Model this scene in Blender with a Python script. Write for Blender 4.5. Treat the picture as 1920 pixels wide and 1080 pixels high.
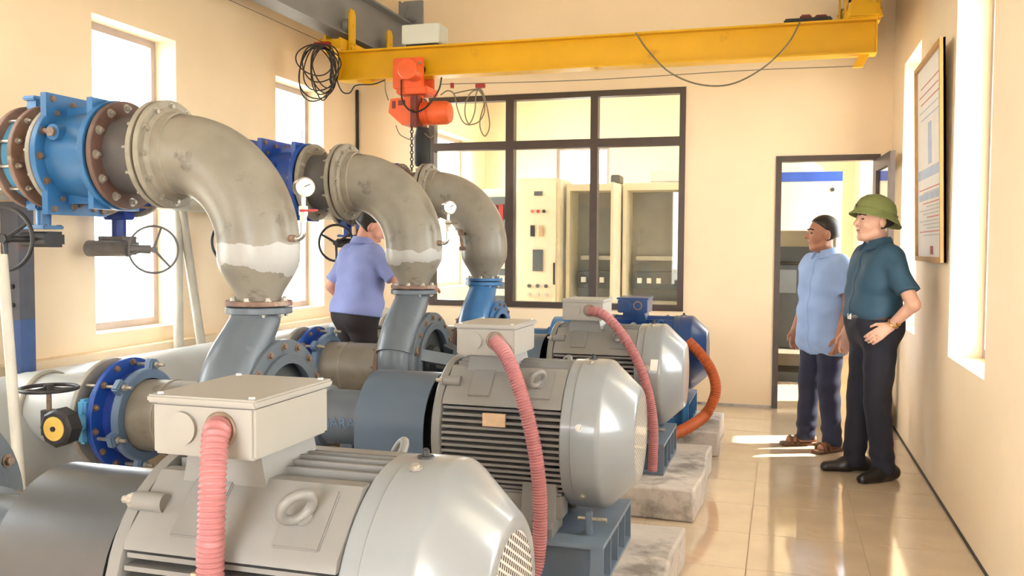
import bpy, bmesh, math, random
import numpy as np
from mathutils import Vector, Matrix
random.seed(7); rng = np.random.default_rng(7)
PI = math.pi
scene = bpy.context.scene
COL = scene.collection
for o in list(bpy.data.objects): bpy.data.objects.remove(o)

# ------------------------------------------------------------------ camera
FPX, YAW, PITCH, ROLL, CAMZ = 1686.16, math.radians(16.6532), math.radians(2.6228), math.radians(.3469), 1.43
_fw = Vector((-math.sin(YAW)*math.cos(PITCH), math.cos(YAW)*math.cos(PITCH), -math.sin(PITCH)))
_r = Vector((math.cos(YAW), math.sin(YAW), 0)); _u = _r.cross(_fw)
_rt = math.cos(ROLL)*_r + math.sin(ROLL)*_u; _up = math.cos(ROLL)*_u - math.sin(ROLL)*_r
CAMP = Vector((0, 0, CAMZ))
cd = bpy.data.cameras.new('camera'); cam = bpy.data.objects.new('camera', cd); COL.objects.link(cam)
cd.sensor_width = 36; cd.lens = FPX/1920*36; cd.clip_start = .05; cd.clip_end = 200
cam.matrix_world = Matrix(((_rt.x, _up.x, -_fw.x, 0), (_rt.y, _up.y, -_fw.y, 0), (_rt.z, _up.z, -_fw.z, CAMZ), (0, 0, 0, 1)))
scene.camera = cam

# ------------------------------------------------------------------ world, sun, exposure
w = bpy.data.worlds.new('world'); scene.world = w; w.use_nodes = True
bg = w.node_tree.nodes['Background']; bg.inputs[0].default_value = (.93, .97, 1.0, 1); bg.inputs[1].default_value = 9.0
sd = bpy.data.lights.new('sun', 'SUN'); sd.energy = 14; sd.angle = math.radians(.6); sd.color = (1, .9, .75)
sun = bpy.data.objects.new('sun', sd); COL.objects.link(sun)
SUN_DIR = Vector((-.76, -.30, -1.0))
sun.rotation_euler = SUN_DIR.to_track_quat('-Z', 'Y').to_euler()
scene.view_settings.view_transform = 'Standard'; scene.view_settings.look = 'None'
scene.view_settings.gamma = 1; scene.view_settings.use_curve_mapping = False
scene.view_settings.exposure = 1.0

def at(px, py, ax, val):
    """pixel of the 1920x1080 photo -> point on the plane ax=val"""
    d = _fw + _rt*((px-960)/FPX) - _up*((py-540)/FPX)
    i = 'xyz'.index(ax); t = (val-CAMP[i])/d[i]
    return CAMP + d*t

# ------------------------------------------------------------------ materials
def lin(c):
    return tuple(((x/255)/12.92 if x/255 <= .04045 else ((x/255+.055)/1.055)**2.4) for x in c)
MATS = {}
def mat(name, rgb, rough=.5, metal=0, var=.12, scale=6, dirt=None, dirt_amt=.0, dirt_scale=5, bump=0, bump_scale=60, coat=0, spec=.5):
    if name in MATS: return MATS[name]
    m = bpy.data.materials.new(name); m.use_nodes = True; nt = m.node_tree; N = nt.nodes; L = nt.links
    b = N['Principled BSDF']; b.inputs['Roughness'].default_value = rough; b.inputs['Metallic'].default_value = metal
    b.inputs['Specular IOR Level'].default_value = spec
    if coat: b.inputs['Coat Weight'].default_value = coat; b.inputs['Coat Roughness'].default_value = .08
    c = lin(rgb)
    tc = N.new('ShaderNodeTexCoord'); nz = N.new('ShaderNodeTexNoise'); nz.inputs['Scale'].default_value = scale; nz.inputs['Detail'].default_value = 5
    L.new(tc.outputs['Object'], nz.inputs['Vector'])
    rp = N.new('ShaderNodeValToRGB'); L.new(nz.outputs['Fac'], rp.inputs['Fac'])
    rp.color_ramp.elements[0].position = .3; rp.color_ramp.elements[1].position = .7
    rp.color_ramp.elements[0].color = (*[x*(1-var) for x in c], 1); rp.color_ramp.elements[1].color = (*[min(1, x*(1+var)) for x in c], 1)
    out = rp.outputs['Color']
    if dirt:
        n2 = N.new('ShaderNodeTexNoise'); n2.inputs['Scale'].default_value = dirt_scale; n2.inputs['Detail'].default_value = 8; n2.inputs['Roughness'].default_value = .65
        L.new(tc.outputs['Object'], n2.inputs['Vector'])
        r2 = N.new('ShaderNodeValToRGB'); L.new(n2.outputs['Fac'], r2.inputs['Fac'])
        r2.color_ramp.elements[0].position = .68-dirt_amt*.35; r2.color_ramp.elements[0].color = (0, 0, 0, 1)
        r2.color_ramp.elements[1].position = .76-dirt_amt*.25; r2.color_ramp.elements[1].color = (.85, .85, .85, 1)
        mx = N.new('ShaderNodeMix'); mx.data_type = 'RGBA'; L.new(r2.outputs['Color'], mx.inputs['Factor'])
        L.new(out, mx.inputs['A']); mx.inputs['B'].default_value = (*lin(dirt), 1); out = mx.outputs['Result']
    L.new(out, b.inputs['Base Color'])
    if bump:
        n3 = N.new('ShaderNodeTexNoise'); n3.inputs['Scale'].default_value = bump_scale; n3.inputs['Detail'].default_value = 3
        L.new(tc.outputs['Object'], n3.inputs['Vector'])
        bp = N.new('ShaderNodeBump'); bp.inputs['Strength'].default_value = bump; bp.inputs['Distance'].default_value = .01
        L.new(n3.outputs['Fac'], bp.inputs['Height']); L.new(bp.outputs['Normal'], b.inputs['Normal'])
    MATS[name] = m; return m

mat('wall', (244, 220, 186), .75, var=.03, scale=2, bump=.05, bump_scale=120)
mat('wall_control', (246, 222, 192), .75, var=.03, scale=2)
mat('reveal', (250, 246, 238), .7, var=.02)
mat('ceiling', (245, 240, 230), .8, var=.02)
mat('tile', (208, 188, 164), .07, var=.07, scale=3.5, dirt=(205, 180, 150), dirt_amt=.3, dirt_scale=2.5, coat=.6)
mat('grout', (150, 128, 105), .7)
mat('concrete', (192, 183, 176), .85, var=.16, scale=5, dirt=(118, 110, 104), dirt_amt=.42, dirt_scale=3.2, bump=.35, bump_scale=25)
mat('pipe', (138, 131, 119), .36, var=.2, scale=4, dirt=(92, 84, 74), dirt_amt=.30, dirt_scale=6, bump=.12, bump_scale=40)
mat('header', (170, 171, 168), .38, var=.08, scale=3, dirt=(150, 146, 138), dirt_amt=.2, dirt_scale=4)
mat('pipe_flange', (150, 142, 128), .5, var=.15, scale=12, dirt=(120, 92, 70), dirt_amt=.14, dirt_scale=14)
mat('rust_flange', (126, 98, 84), .6, var=.25, scale=12, dirt=(176, 160, 140), dirt_amt=.25, dirt_scale=10)
mat('brown', (104, 78, 70), .5, var=.2, scale=10, dirt=(70, 52, 48), dirt_amt=.3)
mat('spool', (92, 88, 88), .45, var=.15, scale=6)
mat('rubber', (22, 22, 24), .6, var=.1)
mat('blue', (52, 108, 160), .35, var=.12, scale=7, dirt=(42, 92, 146), dirt_amt=.15, dirt_scale=5)
mat('blue_light', (96, 166, 206), .4, var=.1)
mat('blue_bright', (32, 72, 156), .35, var=.12)
mat('blue_dark', (34, 60, 140), .4, var=.15)
mat('blue_motor', (26, 62, 116), .3, var=.12, scale=5)
mat('grey_blue', (92, 100, 108), .38, var=.1, scale=6, dirt=(120, 128, 134), dirt_amt=.1)
mat('frame_blue', (104, 118, 134), .45, var=.1, scale=6, dirt=(140, 146, 150), dirt_amt=.15)
mat('joint_ring', (100, 122, 150), .4, var=.1)
mat('guard', (80, 94, 110), .33, var=.05, scale=3)
mat('guard_steel', (116, 122, 130), .3, metal=.85, var=.1, scale=3)
mat('black_inside', (16, 15, 16), .7, var=.1)
mat('motor', (122, 119, 115), .4, var=.06, scale=6, dirt=(128, 118, 106), dirt_amt=.08, dirt_scale=9)
mat('fan_cover', (132, 135, 138), .28, var=.04, scale=5, coat=.4)
mat('term_box', (150, 145, 137), .45, var=.05, scale=5, dirt=(150, 140, 128), dirt_amt=.08)
mat('plate', (196, 166, 134), .5, var=.1, scale=30)
mat('hose', (166, 106, 106), .5, var=.12, scale=20)
mat('hose_orange', (186, 92, 48), .45, var=.1, scale=20)
mat('bolt', (176, 170, 160), .38, metal=.6, var=.2, scale=60)
mat('bolt_rust', (130, 108, 92), .5, metal=.3, var=.25, scale=60)
mat('cast_black', (40, 38, 40), .5, var=.2, scale=20)
mat('wheel_grey', (110, 106, 106), .4, var=.15, scale=20)
mat('yellow_cap', (222, 180, 84), .5, var=.1, dirt=(90, 70, 40), dirt_amt=.1, dirt_scale=30)
mat('steel_post', (84, 86, 96), .55, var=.2, scale=6, dirt=(120, 76, 52), dirt_amt=.3, dirt_scale=6)
mat('post_blue', (62, 88, 140), .5, var=.2, scale=6, dirt=(104, 72, 58), dirt_amt=.22, dirt_scale=6)
mat('pole', (190, 184, 170), .45, var=.12, scale=8)
mat('crane_yellow', (226, 172, 10), .38, var=.05, scale=4, dirt=(196, 140, 20), dirt_amt=.12, dirt_scale=3)
mat('rail_grey', (132, 132, 134), .5, var=.08, scale=3)
mat('hoist', (242, 104, 52), .4, var=.1, scale=8)
mat('hoist_dark', (120, 48, 36), .5, var=.2)
mat('white_box', (214, 216, 208), .45, var=.04)
mat('cable', (38, 36, 38), .5, var=.1)
mat('cable_grey', (120, 108, 84), .5, var=.1)
mat('wire', (120, 112, 100), .4, metal=.5)
mat('clip_red', (160, 40, 36), .5)
mat('alu_brown', (74, 62, 56), .42, metal=.2, var=.08, scale=10)
mat('alu_grey', (170, 160, 158), .4, metal=.2, var=.05)
mat('cabinet', (228, 218, 192), .45, var=.03)
mat('cabinet_inside', (150, 152, 148), .55, var=.08, scale=4)
mat('equip', (92, 98, 100), .5, var=.12)
mat('equip_light', (206, 202, 190), .5)
mat('dark_equip', (52, 56, 56), .45, var=.1)
mat('blue_strip', (44, 82, 176), .4)
mat('paper', (232, 226, 220), .6, var=.03)
mat('frame_wood', (190, 142, 82), .4, var=.12, scale=8)
mat('print_red', (206, 120, 112), .6); mat('print_blue', (178, 190, 212), .6); mat('print_grey', (192, 190, 192), .6)
mat('skin_tan', (172, 118, 92), .5, var=.08, scale=14)
mat('skin_fair', (206, 158, 136), .5, var=.06, scale=14)
mat('skin_pink', (222, 160, 136), .5, var=.06, scale=14)
mat('hair', (30, 24, 24), .45, var=.2, scale=60)
mat('shirt_light', (146, 170, 212), .75, var=.06, scale=9)
mat('shirt_blue', (142, 152, 206), .75, var=.06, scale=9)
mat('shirt_teal', (36, 70, 92), .7, var=.08, scale=9)
mat('trouser_navy', (38, 42, 66), .8, var=.12, scale=9)
mat('trouser_dark', (26, 28, 42), .8, var=.12, scale=9)
mat('trouser_brown', (44, 38, 42), .8, var=.12, scale=9)
mat('leather', (98, 66, 44), .4, var=.15); mat('shoe_black', (22, 20, 22), .35, var=.1)
mat('belt', (46, 30, 26), .4); mat('chrome', (214, 212, 208), .2, metal=1, var=.03); mat('gold', (206, 170, 100), .3, metal=.9)
mat('hat_green', (112, 118, 66), .8, var=.1, scale=20)
mat('lip', (150, 84, 74), .5); mat('eye', (30, 24, 22), .3); mat('white', (238, 236, 230), .5)
mat('ground', (176, 172, 160), .9, var=.1, scale=1)
mat('hardware_red', (176, 56, 56), .45); mat('silver', (196, 194, 188), .25, metal=.85, var=.08)

# elbow material: grey paint, with a ragged band of white primer round the lower weld
def elbow_mat(name, z0, z1, seed):
    m = MATS['pipe'].copy(); m.name = name; nt = m.node_tree; N = nt.nodes; L = nt.links; b = N['Principled BSDF']
    prev = b.inputs['Base Color'].links[0].from_socket
    tc = N.new('ShaderNodeTexCoord'); sp = N.new('ShaderNodeSeparateXYZ'); L.new(tc.outputs['Object'], sp.inputs[0])
    def edge(z, sgn, amp, sc, off):
        mp = N.new('ShaderNodeMapping'); mp.inputs['Location'].default_value = (off, seed, off); mp.inputs['Scale'].default_value = (1, 1, .25)
        L.new(tc.outputs['Object'], mp.inputs['Vector'])
        nz = N.new('ShaderNodeTexNoise'); nz.inputs['Scale'].default_value = sc; nz.inputs['Detail'].default_value = 6; L.new(mp.outputs[0], nz.inputs['Vector'])
        a = N.new('ShaderNodeMath'); a.operation = 'MULTIPLY_ADD'; L.new(nz.outputs['Fac'], a.inputs[0]); a.inputs[1].default_value = amp; L.new(sp.outputs['Z'], a.inputs[2])
        c = N.new('ShaderNodeMath'); c.operation = 'GREATER_THAN' if sgn > 0 else 'LESS_THAN'; L.new(a.outputs[0], c.inputs[0]); c.inputs[1].default_value = z+amp*.5
        return c.outputs[0]
    e1 = edge(z0, 1, .30, 4, 3.1); e2 = edge(z1, -1, .10, 8, 7.7)
    mu = N.new('ShaderNodeMath'); mu.operation = 'MULTIPLY'; L.new(e1, mu.inputs[0]); L.new(e2, mu.inputs[1])
    mx = N.new('ShaderNodeMix'); mx.data_type = 'RGBA'; L.new(mu.outputs[0], mx.inputs['Factor']); L.new(prev, mx.inputs['A']); mx.inputs['B'].default_value = (*lin((172, 170, 166)), 1)
    L.new(mx.outputs['Result'], b.inputs['Base Color']); MATS[name] = m
def glass_mat(name, tint, refl):
    m = bpy.data.materials.new(name); m.use_nodes = True; nt = m.node_tree; N = nt.nodes; L = nt.links
    N.remove(N['Principled BSDF']); out = N['Material Output']
    t = N.new('ShaderNodeBsdfTransparent'); t.inputs[0].default_value = (*tint, 1)
    g = N.new('ShaderNodeBsdfGlossy'); g.inputs['Roughness'].default_value = .01
    lwt = N.new('ShaderNodeLayerWeight'); lwt.inputs[0].default_value = .5
    pw = N.new('ShaderNodeMath'); pw.operation = 'POWER'; L.new(lwt.outputs['Facing'], pw.inputs[0]); pw.inputs[1].default_value = 4.5
    f = N.new('ShaderNodeMath'); f.operation = 'MULTIPLY_ADD'; L.new(pw.outputs[0], f.inputs[0]); f.inputs[1].default_value = .8; f.inputs[2].default_value = refl
    mx = N.new('ShaderNodeMixShader'); L.new(f.outputs[0], mx.inputs[0]); L.new(t.outputs[0], mx.inputs[1]); L.new(g.outputs[0], mx.inputs[2]); L.new(mx.outputs[0], out.inputs[0])
    MATS[name] = m
glass_mat('glass', (.97, .98, .97), .035)
def grille_mat():
    m = MATS['fan_cover'].copy(); m.name = 'grille'; nt = m.node_tree; N = nt.nodes; L = nt.links; b = N['Principled BSDF']
    tc = N.new('ShaderNodeTexCoord'); mp = N.new('ShaderNodeMapping'); mp.inputs['Scale'].default_value = (1, 62, 62); mp.inputs['Rotation'].default_value = (.5, 0, 0)
    L.new(tc.outputs['Object'], mp.inputs['Vector'])
    sp = N.new('ShaderNodeSeparateXYZ'); L.new(mp.outputs[0], sp.inputs[0]); ms = []
    for k in ('Y', 'Z'):
        fr = N.new('ShaderNodeMath'); fr.operation = 'FRACT'; L.new(sp.outputs[k], fr.inputs[0])
        g = N.new('ShaderNodeMath'); g.operation = 'GREATER_THAN'; L.new(fr.outputs[0], g.inputs[0]); g.inputs[1].default_value = .35; ms.append(g)
    mu = N.new('ShaderNodeMath'); mu.operation = 'MULTIPLY'; L.new(ms[0].outputs[0], mu.inputs[0]); L.new(ms[1].outputs[0], mu.inputs[1])
    mx = N.new('ShaderNodeMix'); mx.data_type = 'RGBA'; L.new(mu.outputs[0], mx.inputs['Factor']); mx.inputs['A'].default_value = (*lin((190, 190, 186)), 1); mx.inputs['B'].default_value = (*lin((36, 36, 38)), 1)
    L.new(mx.outputs['Result'], b.inputs['Base Color']); MATS['grille'] = m
grille_mat()

# ------------------------------------------------------------------ mesh builder
def frame_of(d):
    d = Vector(d).normalized(); a = Vector((0, 0, 1)) if abs(d.z) < .9 else Vector((0, 1, 0))
    x = a.cross(d).normalized(); y = d.cross(x); return x, y, d
class MB:
    def __init__(s): s.v = []; s.f = []
    def add(s, v, f):
        o = len(s.v); s.v += [tuple(p) for p in v]; s.f += [tuple(i+o for i in q) for q in f]; return s
    def box(s, c, d, rot=None, ch=0):
        c = Vector(c); hx, hy, hz = [x/2 for x in d]; R = rot or Matrix.Identity(3)
        if not ch:
            v = [Vector((x, y, z)) for x in (-hx, hx) for y in (-hy, hy) for z in (-hz, hz)]
            f = [(0, 1, 3, 2), (4, 6, 7, 5), (0, 4, 5, 1), (2, 3, 7, 6), (0, 2, 6, 4), (1, 5, 7, 3)]
            return s.add([c+R@p for p in v], f)
        bm = bmesh.new(); bmesh.ops.create_cube(bm, size=1)
        for p in bm.verts: p.co = Vector((p.co.x*d[0], p.co.y*d[1], p.co.z*d[2]))
        bmesh.ops.bevel(bm, geom=list(bm.edges), offset=ch, segments=2, affect='EDGES')
        bm.verts.index_update(); v = [c+R@p.co for p in bm.verts]; f = [[q.index for q in g.verts] for g in bm.faces]; bm.free()
        return s.add(v, f)
    def b2(s, p, q, ch=0):
        p = Vector(p); q = Vector(q); return s.box((p+q)/2, [abs(x) for x in (q-p)], None, ch)
    def lathe(s, o, d, prof, seg=32, cap=True, a0=0, a1=2*PI):
        x, y, z = frame_of(d); o = Vector(o); full = abs(a1-a0-2*PI) < 1e-6; n = seg if full else seg+1; v = []; f = []
        for t, r in prof:
            for k in range(n):
                a = a0+(a1-a0)*k/seg; v.append(o+z*t+(x*math.cos(a)+y*math.sin(a))*max(r, 1e-5))
        for i in range(len(prof)-1):
            for k in range(seg):
                k2 = (k+1) % n; f.append((i*n+k, i*n+k2, (i+1)*n+k2, (i+1)*n+k))
        if cap and full:
            if prof[0][1] > 1e-4: f.append(tuple(range(n))[::-1])
            if prof[-1][1] > 1e-4: f.append(tuple(range((len(prof)-1)*n, len(prof)*n)))
        return s.add(v, f)
    def cyl(s, a, b, r, seg=20, r2=None):
        a = Vector(a); b = Vector(b); return s.lathe(a, b-a, [(0, r), ((b-a).length, r if r2 is None else r2)], seg)
    def ring(s, o, d, t0, t1, ri, ro, seg=40, ch=.003):
        return s.lathe(o, d, [(t0, ri), (t0, ro-ch), (t0+ch, ro), (t1-ch, ro), (t1, ro-ch), (t1, ri), (t0, ri)], seg, False)
    def tube(s, pts, r, seg=10, closed=False, cap=True):
        P_ = [Vector(p) for p in pts]; n = len(P_); v = []; f = []; x = None
        for i, p in enumerate(P_):
            if closed: t = (P_[(i+1) % n]-P_[i-1])
            else: t = P_[min(i+1, n-1)]-P_[max(i-1, 0)]
            t = t.normalized() if t.length > 1e-9 else Vector((0, 0, 1))
            if x is None: x = frame_of(t)[0]
            x = (x-t*x.dot(t)); x = x.normalized() if x.length > 1e-6 else frame_of(t)[0]; y = t.cross(x)
            rr = r[i] if isinstance(r, (list, tuple, np.ndarray)) else r
            for k in range(seg):
                a = 2*PI*k/seg; v.append(p+(x*math.cos(a)+y*math.sin(a))*rr)
        m = n if closed else n-1
        for i in range(m):
            j = (i+1) % n
            for k in range(seg):
                k2 = (k+1) % seg; f.append((i*seg+k, i*seg+k2, j*seg+k2, j*seg+k))
        if cap and not closed: f.append(tuple(range(seg))[::-1]); f.append(tuple(range((n-1)*seg, n*seg)))
        return s.add(v, f)
    def torus(s, c, d, R, r, seg=36, k=10):
        x, y, z = frame_of(d); c = Vector(c)
        return s.tube([c+(x*math.cos(2*PI*i/seg)+y*math.sin(2*PI*i/seg))*R for i in range(seg)], r, k, True)
    def prism(s, poly, fn, a, b):
        """poly: 2d outline, fn(u,v,w)->3d, extruded w=a..b"""
        n = len(poly); v = [fn(u, q, a) for u, q in poly]+[fn(u, q, b) for u, q in poly]
        f = [tuple(range(n))[::-1], tuple(range(n, 2*n))]+[(i, (i+1) % n, n+(i+1) % n, n+i) for i in range(n)]
        return s.add(v, f)
    def ell(s, c, r, R=None, seg=20, rings=12):
        c = Vector(c); R = R or Matrix.Identity(3); v = []; f = []
        for i in range(rings+1):
            th = PI*i/rings
            for k in range(seg):
                a = 2*PI*k/seg; v.append(c+R@Vector((r[0]*math.sin(th)*math.cos(a), r[1]*math.sin(th)*math.sin(a), r[2]*math.cos(th))))
        for i in range(rings):
            for k in range(seg): f.append((i*seg+k, (i+1)*seg+k, (i+1)*seg+(k+1) % seg, i*seg+(k+1) % seg))
        return s.add(v, f)
    def build(s, name, m, parent=None, smooth=True, fix=True):
        off = root_loc(parent) if parent else Vector((0, 0, 0))
        me = bpy.data.meshes.new(name); me.from_pydata([tuple(Vector(p)-off) for p in s.v], [], s.f)
        if fix:
            bm = bmesh.new(); bm.from_mesh(me); bmesh.ops.remove_doubles(bm, verts=bm.verts, dist=1e-5); bmesh.ops.recalc_face_normals(bm, faces=bm.faces); bm.to_mesh(me); bm.free()
        me.materials.append(MATS[m]); me.validate()
        if smooth:
            me.shade_smooth(); me.set_sharp_from_angle(angle=math.radians(38))
        o = bpy.data.objects.new(name, me); COL.objects.link(o)
        if parent: o.parent = parent
        return o
ROOT = {}
def root_loc(o):
    while o.parent: o = o.parent
    return ROOT.get(o.name, Vector((0, 0, 0)))
def tag(o, label=None, cat=None, group=None, kind=None):
    if label: o['label'] = label
    if cat: o['category'] = cat
    if group: o['group'] = group
    if kind: o['kind'] = kind
    return o
def thing(name, label, cat, loc=(0, 0, 0), group=None):
    o = bpy.data.objects.new(name, None); COL.objects.link(o); o.location = loc; ROOT[o.name] = Vector(loc); o.empty_display_size = .1
    return tag(o, label, cat, group)
def solo(mb, name, m, label, cat, group=None, origin=None):
    """a top-level thing that is one mesh; origin at its base"""
    if origin is not None: mb.v = [tuple(Vector(p)-Vector(origin)) for p in mb.v]
    o = mb.build(name, m)
    if origin is not None: o.location = origin
    return tag(o, label, cat, group)
def struct(o): o['kind'] = 'structure'; return o
def copy_tree(o, parent=None):
    c = o.copy(); COL.objects.link(c); c.parent = parent
    for ch in list(o.children): copy_tree(ch, c)
    return c
def dup(root, dy, label, dx=0, dz=0, scale=None, recolor=None, group=None):
    c = copy_tree(root); c.location = Vector(root.location)+Vector((dx, dy, dz)); tag(c, label, None, group)
    if scale: c.scale = (scale,)*3
    if recolor:
        st = [c]
        while st:
            o = st.pop(); st += list(o.children)
            if o.type == 'MESH' and o.data.materials:
                n = o.data.materials[0].name
                if n in recolor: o.material_slots[0].link = 'OBJECT'; o.material_slots[0].material = MATS[recolor[n]]
    return c
_shared = {}
def shared(key, mk, m):
    k = (key, m)
    if k not in _shared:
        mb = mk(); me = bpy.data.meshes.new(key); me.from_pydata(mb.v, [], mb.f); me.materials.append(MATS[m]); me.shade_smooth(); me.set_sharp_from_angle(angle=math.radians(35)); _shared[k] = me
    return _shared[k]
def put(name, me, parent, loc, d=None):
    o = bpy.data.objects.new(name, me); COL.objects.link(o); o.parent = parent; o.location = Vector(loc)-root_loc(parent)
    if d is not None: o.rotation_euler = Vector(d).to_track_quat('Z', 'Y').to_euler()
    return o
def bolts(parent, c, d, R, n, size=.012, m='bolt', h=.014, name='bolt', ph=.13, stud=.0):
    x, y, z = frame_of(d); c = Vector(c)
    def mk():
        b = MB(); b.lathe((0, 0, 0), (0, 0, 1), [(0, size*1.5), (.003, size*1.5), (.003, size)], 10); b.lathe((0, 0, .002), (0, 0, 1), [(0, size), (h, size), (h+.002, size*.8)], 6)
        if stud: b.lathe((0, 0, h), (0, 0, 1), [(0, size*.6), (stud, size*.6)], 8)
        return b
    me = shared('%s_%g_%g_%g' % (name, size, h, stud), mk, m)
    for k in range(n):
        a = 2*PI*(k+ph)/n; put(name, me, parent, c+(x*math.cos(a)+y*math.sin(a))*R, d)
def spline(pts, n=40):
    P_ = [Vector(p) for p in pts]; P_ = [P_[0]*2-P_[1]]+P_+[P_[-1]*2-P_[-2]]; out = []; m = len(P_)-3
    for i in range(m):
        a, b, c, d = P_[i:i+4]; k = max(2, n//m)
        for j in range(k):
            t = j/k; out.append(.5*((2*b)+(c-a)*t+(2*a-5*b+4*c-d)*t*t+(3*b-a-3*c+d)*t**3))
    out.append(P_[-2]); return out
def text_mesh(txt, size, depth, M):
    c = bpy.data.curves.new('txt', 'FONT'); c.body = txt; c.size = size; c.extrude = depth; c.align_x = 'CENTER'; c.align_y = 'CENTER'
    o = bpy.data.objects.new('txt', c); COL.objects.link(o); bpy.context.view_layer.update()
    me = bpy.data.meshes.new_from_object(o.evaluated_get(bpy.context.evaluated_depsgraph_get())); bpy.data.objects.remove(o)
    b = MB(); b.add([M@v.co for v in me.vertices], [tuple(p.vertices) for p in me.polygons]); return b

# ------------------------------------------------------------------ the setting
XL, XR, YB, YR, ZC = -4.15, .89, 8.34, -2.2, 4.3
TL, TW = .24, .22                       # side-wall and back-wall thickness
YE, ZC2 = 12.45, 3.5                    # control room
def wall_cells(fn, u0, u1, z0, z1, opens):
    """boxes round the openings; fn(ua, ub, za, zb, mb)"""
    mb = MB(); us = sorted({u0, u1, *[o[0] for o in opens], *[o[1] for o in opens]})
    for a, b in zip(us, us[1:]):
        zs = z0
        for o in sorted([o for o in opens if o[0] <= a+1e-6 and o[1] >= b-1e-6], key=lambda o: o[2]):
            if o[2] > zs+1e-6: fn(a, b, zs, o[2], mb)
            zs = o[3]
        if zs < z1-1e-6: fn(a, b, zs, z1, mb)
    return mb
WZ0, WZ1 = .86, 2.875
lw = [(.41, 1.22), (2.55, 3.36), (4.685, 5.50), (6.82, 7.655)]
rw = [(.0, .92), (2.24, 3.16), (4.49, 5.42), (6.74, 7.62)]
RZ0, RZ1 = .84, 2.86
mb = wall_cells(lambda a, b, c, d, m: m.b2((XL-TL, a, c), (XL, b, d)), YR, YE+.2, 0, ZC, [(*q, WZ0, WZ1) for q in lw]+[(9.0, 11.9, .9, 2.9)])
struct(mb.build('wall_left', 'wall', smooth=False, fix=False))
mb = wall_cells(lambda a, b, c, d, m: m.b2((XR, a, c), (XR+TL, b, d)), YR, YE+.2, 0, ZC, [(*q, RZ0, RZ1) for q in rw]+[(9.1, 11.6, .84, 2.9)])
struct(mb.build('wall_right', 'wall', smooth=False, fix=False))
WX0, WX1, WB0, WB1 = -3.36, -.855, .847, 2.89
DX0, DX1, DZ = -.06, .80, 2.245
mb = wall_cells(lambda a, b, c, d, m: m.b2((a, YB, c), (b, YB+TW, d)), XL, XR, 0, ZC, [(WX0, WX1, WB0, WB1), (DX0, DX1, 0, DZ)])
struct(mb.build('wall_back', 'wall', smooth=False, fix=False))
mb = wall_cells(lambda a, b, c, d, m: m.b2((a, YE, c), (b, YE+.2, d)), XL, XR, 0, ZC2, [(-3.09, -2.32, 1.0, 2.85)])
struct(mb.build('wall_control', 'wall_control', smooth=False, fix=False))
mb = wall_cells(lambda a, b, c, d, m: m.b2((a, YR-.2, c), (b, YR, d)), XL-TL, XR+TL, 0, ZC, [(-2.2, -.2, 0, 2.6)])
struct(mb.build('wall_rear', 'wall', smooth=False, fix=False))
struct(MB().b2((XL-TL, YR-.2, ZC), (XR+TL, YB+TW, ZC+.15)).build('ceiling', 'ceiling', smooth=False))
struct(MB().b2((XL, YB+TW, ZC2), (XR, YE, ZC2+.12)).build('ceiling_control', 'ceiling', smooth=False))
struct(MB().b2((XL, YR, 0), (XL+.09, YB, .757)).build('trim_1', 'wall', smooth=False))
struct(MB().b2((XR+TL, YR, 2.95), (XR+TL+1.75, 6.1, 3.05)).build('added_sun_blocker', 'ceiling', smooth=False))  # unseen slab added to keep direct sun out of the near windows
struct(MB().b2((XR+TL, 6.1, 2.95), (XR+TL+.8, YE+.2, 3.05)).build('added_sun_trimmer', 'ceiling', smooth=False))  # unseen overhang added to cut the sun beam down to a sliver
struct(MB().b2((-60, -60, -.45), (60, 60, -.4)).build('ground', 'ground', smooth=False))
fl = struct(MB().b2((XL-TL, YR-.2, -.25), (XR+TL, YE+.2, -.0025)).build('floor', 'grout', smooth=False))
struct(MB().b2((XR-.007, YR, 0), (XR, YB, .014)).build('gap_strip_right', 'cast_black', smooth=False))  # thin black strip drawn for the dark gap at the wall foot
struct(MB().b2((XL+.09, YB-.006, 0), (DX0, YB, .022)).build('baseboard_back', 'concrete', smooth=False))
TX, TY = .5275, .5225
tm = MB().box((0, 0, -.006), (TX-.0035, TY-.0035, .012), None, .0012); tme = shared('tile', lambda: tm, 'tile')
for i in range(-8, 2):
    for j in range(-12, 16):
        put('tile', tme, fl, (-.126+(i+.5)*TX, 4.086+(j+.5)*TY, 0))

def win_frame(name, axis, pos, u0, u1, z0, z1, fw_, m, label=None, mid=()):
    """window in a side wall: frame ring at depth pos with a pane"""
    P3 = (lambda u, z, w: (pos+w, u, z)) if axis == 'x' else (lambda u, z, w: (u, pos+w, z))
    f = MB()
    for a, b, c, d in [(u0, u0+fw_, z0, z1), (u1-fw_, u1, z0, z1), (u0+fw_, u1-fw_, z0, z0+fw_), (u0+fw_, u1-fw_, z1-fw_, z1)]: f.b2(P3(a, c, -.03), P3(b, d, .03))
    o = struct(f.build(name, m, smooth=False))
    for q in mid: MB().b2(P3(u0+fw_, q-.02, -.025), P3(u1-fw_, q+.02, .025)).build('transom', m, o, smooth=False)
    MB().b2(P3(u0+fw_, z0+fw_, -.003), P3(u1-fw_, z1-fw_, .003)).build('pane', 'glass', o, smooth=False)
    return o
k = 2
for a, b in lw: win_frame('window_%d' % k, 'x', XL-TL+.04, a, b, WZ0, WZ1, .05, 'alu_grey'); k += 1
for a, b in rw: win_frame('window_%d' % k, 'x', XR+TL-.04, a, b, RZ0, RZ1, .05, 'alu_grey'); k += 1
win_frame('window_%d' % k, 'y', YE+.1, -3.09, -2.32, 1.0, 2.85, .05, 'alu_grey'); k += 1
win_frame('window_%d' % k, 'x', XL-TL+.04, 9.0, 11.9, .9, 2.9, .05, 'alu_grey'); k += 1  # window added and widened to brighten the control room
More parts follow.
